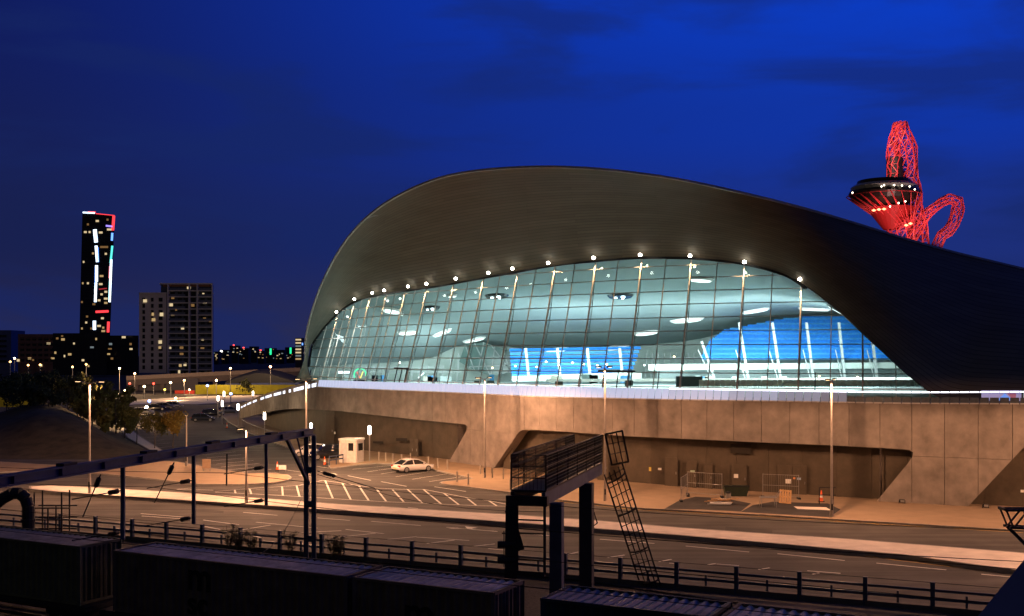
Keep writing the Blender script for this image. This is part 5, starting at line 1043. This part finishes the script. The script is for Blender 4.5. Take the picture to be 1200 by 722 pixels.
tag(MB().bar(at(205, 459.5, 345), at(228, 459.5, 345), .3, 1.0).build('red_barrier', mat('red_barrier', (.35, .03, .02), .6)), 'row of red plastic barriers left of the yellow hoarding', 'barrier')
hd2 = thing('yellow_fence', 'short yellow-green fence glimpsed at the far left edge behind the trees', 'hoarding', at(12, 478, 215))
for k in range(5):
    x0 = -14 + k * 10; q = [at(x0, 477, 215), at(x0 + 9.7, 477, 215), at(x0 + 9.7, 465.5, 215), at(x0, 465.5, 215)]; MB().prism(q, [p + Vector((0, .1, 0)) for p in q]).build('panel', M_hd, hd2)
# distant street lamps
far_l = [(136.5, 497, 462, 'w'), (131, 500, 466.5, 's'), (147.5, 494, 458, 'w'), (169, 468, 453, 'w'), (200, 466, 448.5, 'w'), (253.5, 463, 446, 'w'), (270, 464, 432, 's'), (317, 462, 430, 'o'), (143, 500, 472, 's'), (175, 478, 470, 'b'), (243, 470, 452, 'b'), (270.5, 474, 461.5, 'b'), (172, 485, 477, 'w'), (216, 466, 446, 's'), (206, 470, 467, 's'), (193, 462, 456.5, 'y'), (222, 449, 457, 's'), (180, 452, 449.5, 'r'), (152, 452, 449.5, 'r'), (12, 462, 424, 's'), (17, 462, 420, 'w'), (33, 462, 428, 's'), (47, 462, 427.5, 's'), (85, 462, 430, 's'), (101, 462, 427, 's'), (140, 462, 432, 's'), (158, 462, 438, 's')]
for i, (x, yb, yt, k) in enumerate(sorted(far_l)):
    yb = max(yb, 462); bq = gp(x, yb); h_ = (yb - yt) * bq.y / F
    o = thing('distant_lamp', 'small glowing lamp on a post beyond the car park, %s from the left' % (ORD[i]), 'street lamp', bq, group='distant lamps beyond the car park')
    MB().tube(bq, bq + Vector((0, 0, max(h_, .3))), .1, n=6).build('post', M_steel, o)
    mm = {'w': E_warm, 's': emi('sodium_far', (1, .5, .15), 8), 'o': emi('orange_far', (1, .35, .1), 26), 'b': emi('blue_far', (.25, .4, 1), 9), 'y': emi('yellow_far', (1, .7, .1), 6), 'r': emi('red_far', (1, .05, .03), 7)}[k]
    MB().lathe(bq + Vector((0, 0, h_)), [(.05, -.3), (.3, -.15), (.34, .1), (.05, .3)], 8).build('lamp_head', mm, o)
    if k in 'wso' and x > 125: lamp('distant_light', 'POINT', bq + Vector((0, -.3, h_ + .5)), 2400 if yt > 440 else 7000, (1, .60, .30), o, .3)

# ================================================================== OBSERVATION TOWER of red lattice tubes
YO = 460
orb = thing('observation_tower', 'tall red lattice observation tower with a dark round deck rising behind the roof', 'tower', Vector((at(1060, 400, YO).x, YO, 0)))
def lattice(name, pts, radii, n=7, bar=.34, step=3.2, m=M_red, seed=1):
    rr_ = random.Random(seed); P3 = catmull(pts, 8); rad = []
    for i in range(len(pts) - 1):
        for k in range(8): rad.append(radii[i] + (radii[i+1] - radii[i]) * k / 8)
    rad.append(radii[-1]); acc = 0; rings = []; last = None
    for i, p in enumerate(P3):
        if last is not None: acc += (p - P3[i-1]).length
        if last is None or acc >= step or i == len(P3) - 1:
            d_ = (P3[min(i+1, len(P3)-1)] - P3[max(i-1, 0)]).normalized(); x_ = d_.cross(Vector((0, 1, 0))).normalized(); y_ = d_.cross(x_)
            off = rr_.uniform(0, 1); rings.append([p + (x_ * math.cos(2*math.pi*(j+off)/n) + y_ * math.sin(2*math.pi*(j+off)/n)) * rad[i] * rr_.uniform(.88, 1.06) for j in range(n)]); acc = 0; last = p
    mb = MB()
    for a, c in zip(rings, rings[1:]):
        for j in range(n):
            mb.bar(a[j], c[j], bar); mb.bar(a[j], c[(j + 1) % n], bar * .8); mb.bar(a[j], a[(j + 1) % n], bar * .6)
            if rr_.random() < .5: mb.bar(a[j], c[(j + 2) % n], bar * .6)
    return mb.build(name, m, orb)
o3 = lambda x, y, dy=0: at(x, y, YO + dy)
lattice('main_lattice', [o3(1070, 430, 8), o3(1076, 360, 5), o3(1077, 290, 2), o3(1072, 245), o3(1066, 205), o3(1061, 175), o3(1056, 158), o3(1055.5, 143)], [6, 5.5, 4.4, 3.6, 3.6, 4.4, 4.6, 2.4], 8, .38, 3.2, seed=2)
lattice('second_strand', [o3(1048, 215, -1), o3(1047, 190, -1), o3(1049, 165, -1), o3(1055, 146, -1)], [3.0, 2.8, 2.8, 2.4], 7, .32, 3.2, seed=5)
lattice('loop_lattice', [o3(1060, 330), o3(1066, 288), o3(1082, 256), o3(1098, 241), o3(1113, 233), o3(1123, 239), o3(1120, 256), o3(1112, 270), o3(1100, 282), o3(1085, 330)], [2.4, 2.4, 2.2, 1.9, 2.3, 2.6, 2.6, 2.4, 2.2, 2.2], 7, .32, 3.0, seed=8)
lattice('deck_support', [o3(1062, 330), o3(1058, 290), o3(1054, 262), o3(1042, 240)], [3, 4.5, 6, 8], 9, .34, 3.2, seed=4)
MB().lathe(o3(1048.5, 213), [(3.4, 0), (3.4, 9.6), (3.1, 10)], 16).build('lift_shaft', M_black, orb)
cd = o3(1036, 236); cd.z -= 0
for k in range(9): a_ = cd + Vector((0, 0, 0))
dk = MB().lathe(cd, [(6, -3.5), (12.5, .5), (14.2, 3.2), (13.8, 4.2)], 28).build('deck_lower', mat('dark_bronze', (.03, .022, .02), .4, .5), orb)
MB().lathe(cd + Vector((0, 0, 4.2)), [(13.2, 0), (13.4, 1.6), (12.2, 2.6)], 28).build('deck_window', mat('deck_glass', (.30, .30, .28), .3, .2), orb)
MB().lathe(cd + Vector((0, 0, 6.8)), [(11.2, 0), (10.6, 1.7), (5, 2.2)], 28).build('deck_top', mat('dark_bronze', (.03, .022, .02)), orb)
cone = MB()
for k in range(22):
    a0 = 2 * math.pi * k / 22; r1 = cd + Vector((15 * math.cos(a0), 15 * math.sin(a0), 2.2)); r2 = o3(1056, 268) + Vector((4 * math.cos(a0 + .5), 4 * math.sin(a0 + .5), 0)); cone.bar(r1, r2, .3); a1 = 2 * math.pi * (k + 1) / 22
    cone.bar(r1, cd + Vector((15 * math.cos(a1), 15 * math.sin(a1), 2.2)), .25); cone.bar(r1, o3(1056, 268) + Vector((4 * math.cos(a1 + .9), 4 * math.sin(a1 + .9), 0)), .22)
cone.build('cone_lattice', M_red, orb)
MB().lathe(o3(1044, 258), [(3, -4), (9.8, 5)], 20).build('cone_skin', mat('red_skin', (.30, .012, .012), .5), orb)
for x, y in ((999, 226), (1033, 218.5), (1036, 217), (1048, 217), (1057, 217.5), (1066, 218.5), (1072, 222), (1053, 238), (1043, 242), (1061, 236)): MB().lathe(at(x, y, YO - 14.6), [(.05, -.4), (.4, 0), (.05, .4)], 6).build('deck_lamp', emi('deck_lamp', (1, .8, .6), 6), orb)
for x, y in ((1024, 246.5), (1030, 245.5), (1036, 245), (1062, 264), (1067, 262)): MB().lathe(at(x, y, YO - 11), [(.05, -.5), (.9, 0), (.05, .5)], 8).build('red_floodlight', emi('red_flood', (1, .14, .06), 10), orb)
for p, pw_, aim_ in ((o3(1030, 150, -30), 60000, o3(1058, 180)), (o3(1100, 330, -45), 70000, o3(1068, 200)), (o3(1150, 300, -30), 38000, o3(1115, 250)), (o3(1030, 275, -28), 16000, o3(1045, 250)), (o3(1090, 290, -20), 9000, o3(1074, 265))):
    lamp('tower_floodlight', 'SPOT', p, pw_ * 1.3, (1, .60, .56), orb, .6, 50, aim_, .5)

# ================================================================== BANK AND TREES
bk = MB(); rows_ = []
for j in range(26):
    Yb = 124 + j * 3.4; row = []
    for i in range(60):
        k = -780 + i * 10.6; X = k / F * Yb; x = CX + k
        xe = float(np.interp(Yb, [124, 134, 160, 205], [212, 183, 150, 126])); edge = min(1, max(0, (xe - x) / 85)); edge = edge * edge * (3 - 2 * edge); near = min(1, max(0, (Yb - 126) / 22)); fr_ = min(1, max(0, (212 - Yb) / 30))
        hgt = 4.3 * edge * near * near * (3 - 2 * near) * fr_ * float(np.interp(x, [0, 40, 60, 110, 160], [.62, 1, 1, .8, .6]))
        row.append(Vector((X, Yb, -.05 + hgt + .12 * math.sin(i * 1.7 + j * 2.3) * (hgt > .3))))
    rows_.append(row)
bank = tag(MB().grid(rows_).build('grass_bank', M_grass, smooth=True), kind='structure')
bb = bvhtree.BVHTree.FromPolygons([v for r_ in rows_ for v in r_], [(j*60+i, j*60+i+1, (j+1)*60+i+1, (j+1)*60+i) for j in range(25) for i in range(59)])
def ground_at(X, Y_): h = bb.ray_cast(Vector((X, Y_, 60)), Vector((0, 0, -1))); return h[0].z if h[0] else 0
def tree(label, x, Yd, ytop, wpx, m, nleaf, bare=.35, name='slender_tree', seed=0, leaf=.2, cat='tree', grp='slender trees on the grass bank'):
    rr_ = random.Random(seed); X = (x - CX) / F * Yd; z0 = max(0, ground_at(X, Yd)) - .1; H = CH - (ytop - HY) * Yd / F - z0; rad = wpx * Yd / F / 2
    o = thing(name, label, cat, (X, Yd, z0), group=grp); b = Vector((X, Yd, z0)); t = MB()
    lean = Vector((rr_.uniform(-.04, .04), rr_.uniform(-.04, .04), 0)); P3 = [b + Vector((0, 0, H * .92 * k / 6)) + lean * H * (k / 6) ** 1.5 + Vector((rr_.uniform(-.06, .06), rr_.uniform(-.06, .06), 0)) * (k > 0) for k in range(7)]
    r0 = max(.06, .017 * H)
    for k in range(6): t.tube(P3[k], P3[k+1], r0 * (1 - k / 7), r0 * (1 - (k + 1) / 7), 7)
    t.build('trunk', M_trunk, o); lm = MB(); tips = []
    for k in range(14):
        f = bare + (1 - bare) * (k + rr_.random()) / 15; i = min(5, int(f * 6)); p = P3[i].lerp(P3[i+1], f * 6 - i); a = rr_.uniform(0, 6.28); ln = rad * (1.15 - .7 * (f - bare) / (1 - bare)) * rr_.uniform(.7, 1.15)
        q = p + Vector((math.cos(a) * ln, math.sin(a) * ln, ln * rr_.uniform(.35, .9))); mid = p.lerp(q, .5) + Vector((0, 0, -.05 * ln)); lm.tube(p, mid, r0 * .35, r0 * .22, 5).tube(mid, q, r0 * .22, r0 * .08, 5); tips += [(mid, ln * .30), (q, ln * .38), (p.lerp(q, .75), ln * .34)]
    tips.append((P3[6], rad * .3)); lm.build('limb', M_trunk, o); cr = MB()
    for k in range(nleaf):
        c, r_ = rr_.choice(tips); d_ = Vector((rr_.gauss(0, 1), rr_.gauss(0, 1), rr_.gauss(0, .8))).normalized() * r_ * rr_.random() ** .5 * 1.25; p = c + d_
        u_ = Vector((rr_.gauss(0, 1), rr_.gauss(0, 1), rr_.gauss(0, 1))).normalized(); v_ = u_.orthogonal().normalized(); s_ = leaf * rr_.uniform(.6, 1.3)
        cr.poly([p - u_ * s_, p + v_ * s_ * .5, p + u_ * s_, p - v_ * s_ * .5])
    cr.build('crown', m, o); return o
tl_ = [(8, 175, 444, 40), (27, 185, 438, 46), (46, 178, 441, 42), (63, 182, 437, 44), (80, 176, 443, 36), (93, 184, 438, 40), (108, 172, 449, 30), (118, 164, 455, 24), (127, 176, 446, 28), (136, 168, 456, 22), (146, 160, 462, 20), (152, 180, 452, 24), (57, 165, 458, 28), (33, 168, 455, 30), (98, 162, 462, 24), (124, 155, 470, 20)]
for i, (x, Yd, yt, wp_) in enumerate(sorted(tl_)): tree('slender dark tree on the grass bank at the left, %s from the left edge' % ORD[i], x, Yd, yt, wp_, M_leafd if x < 70 else M_leafg, 2600, .1, seed=i + 3, leaf=.24)
tree('small golden-leaved tree glowing beside the car park lamp column', 203, 141, 485, 34, mat('golden_leaf', (.22, .15, .025), .7, var=.35, scale=.8), 1700, .45, 'golden_tree', 51, .16, grp='young trees by the car park')
tree('young green tree between the dark slender trees and the golden tree', 181, 142, 487, 34, M_leafg, 1500, .42, 'young_tree', 52, .16, grp='young trees by the car park')
tree('thin sparse tree at the top of the tree-side path', 160, 150, 478, 26, M_leafg, 900, .4, 'young_tree', 53, .15, grp='young trees by the car park')
tree('far bare bush beside the yellow hoarding', 288, 330, 446, 16, M_leafd, 500, .25, 'bush', 54, .3, grp='far bushes')
for i, (x, y) in enumerate(((285, 640), (300, 641), (345, 644), (395, 648), (274, 641), (402, 646))):
    p = fpt(x) + Vector((-.1, -.9, 0)); rr_ = random.Random(80 + i); o = thing('weed_clump', 'leafy weed clump growing at the fence foot, %s from the left' % ORD[sorted([274, 285, 300, 345, 395, 402]).index(x)], 'weed', p, group='weeds along the fence')
    stm = MB(); lf = MB()
    for k in range(12):
        a = rr_.uniform(0, 6.28); h_ = rr_.uniform(.9, 1.7); q = p + Vector((math.cos(a) * .35, math.sin(a) * .35, h_)); stm.tube(p, q, .014, .006, 4)
        for m_ in range(16): c = p.lerp(q, rr_.uniform(.3, 1)); b_ = rr_.uniform(0, 6.28); d_ = Vector((math.cos(b_), math.sin(b_), .25)) * rr_.uniform(.2, .42); n_ = Vector((-d_.y, d_.x, 0)) * .3; lf.poly([c, c + d_ * .5 + n_, c + d_, c + d_ * .5 - n_])
    stm.build('stem', M_trunk, o); lf.build('leaves', M_leafd, o)
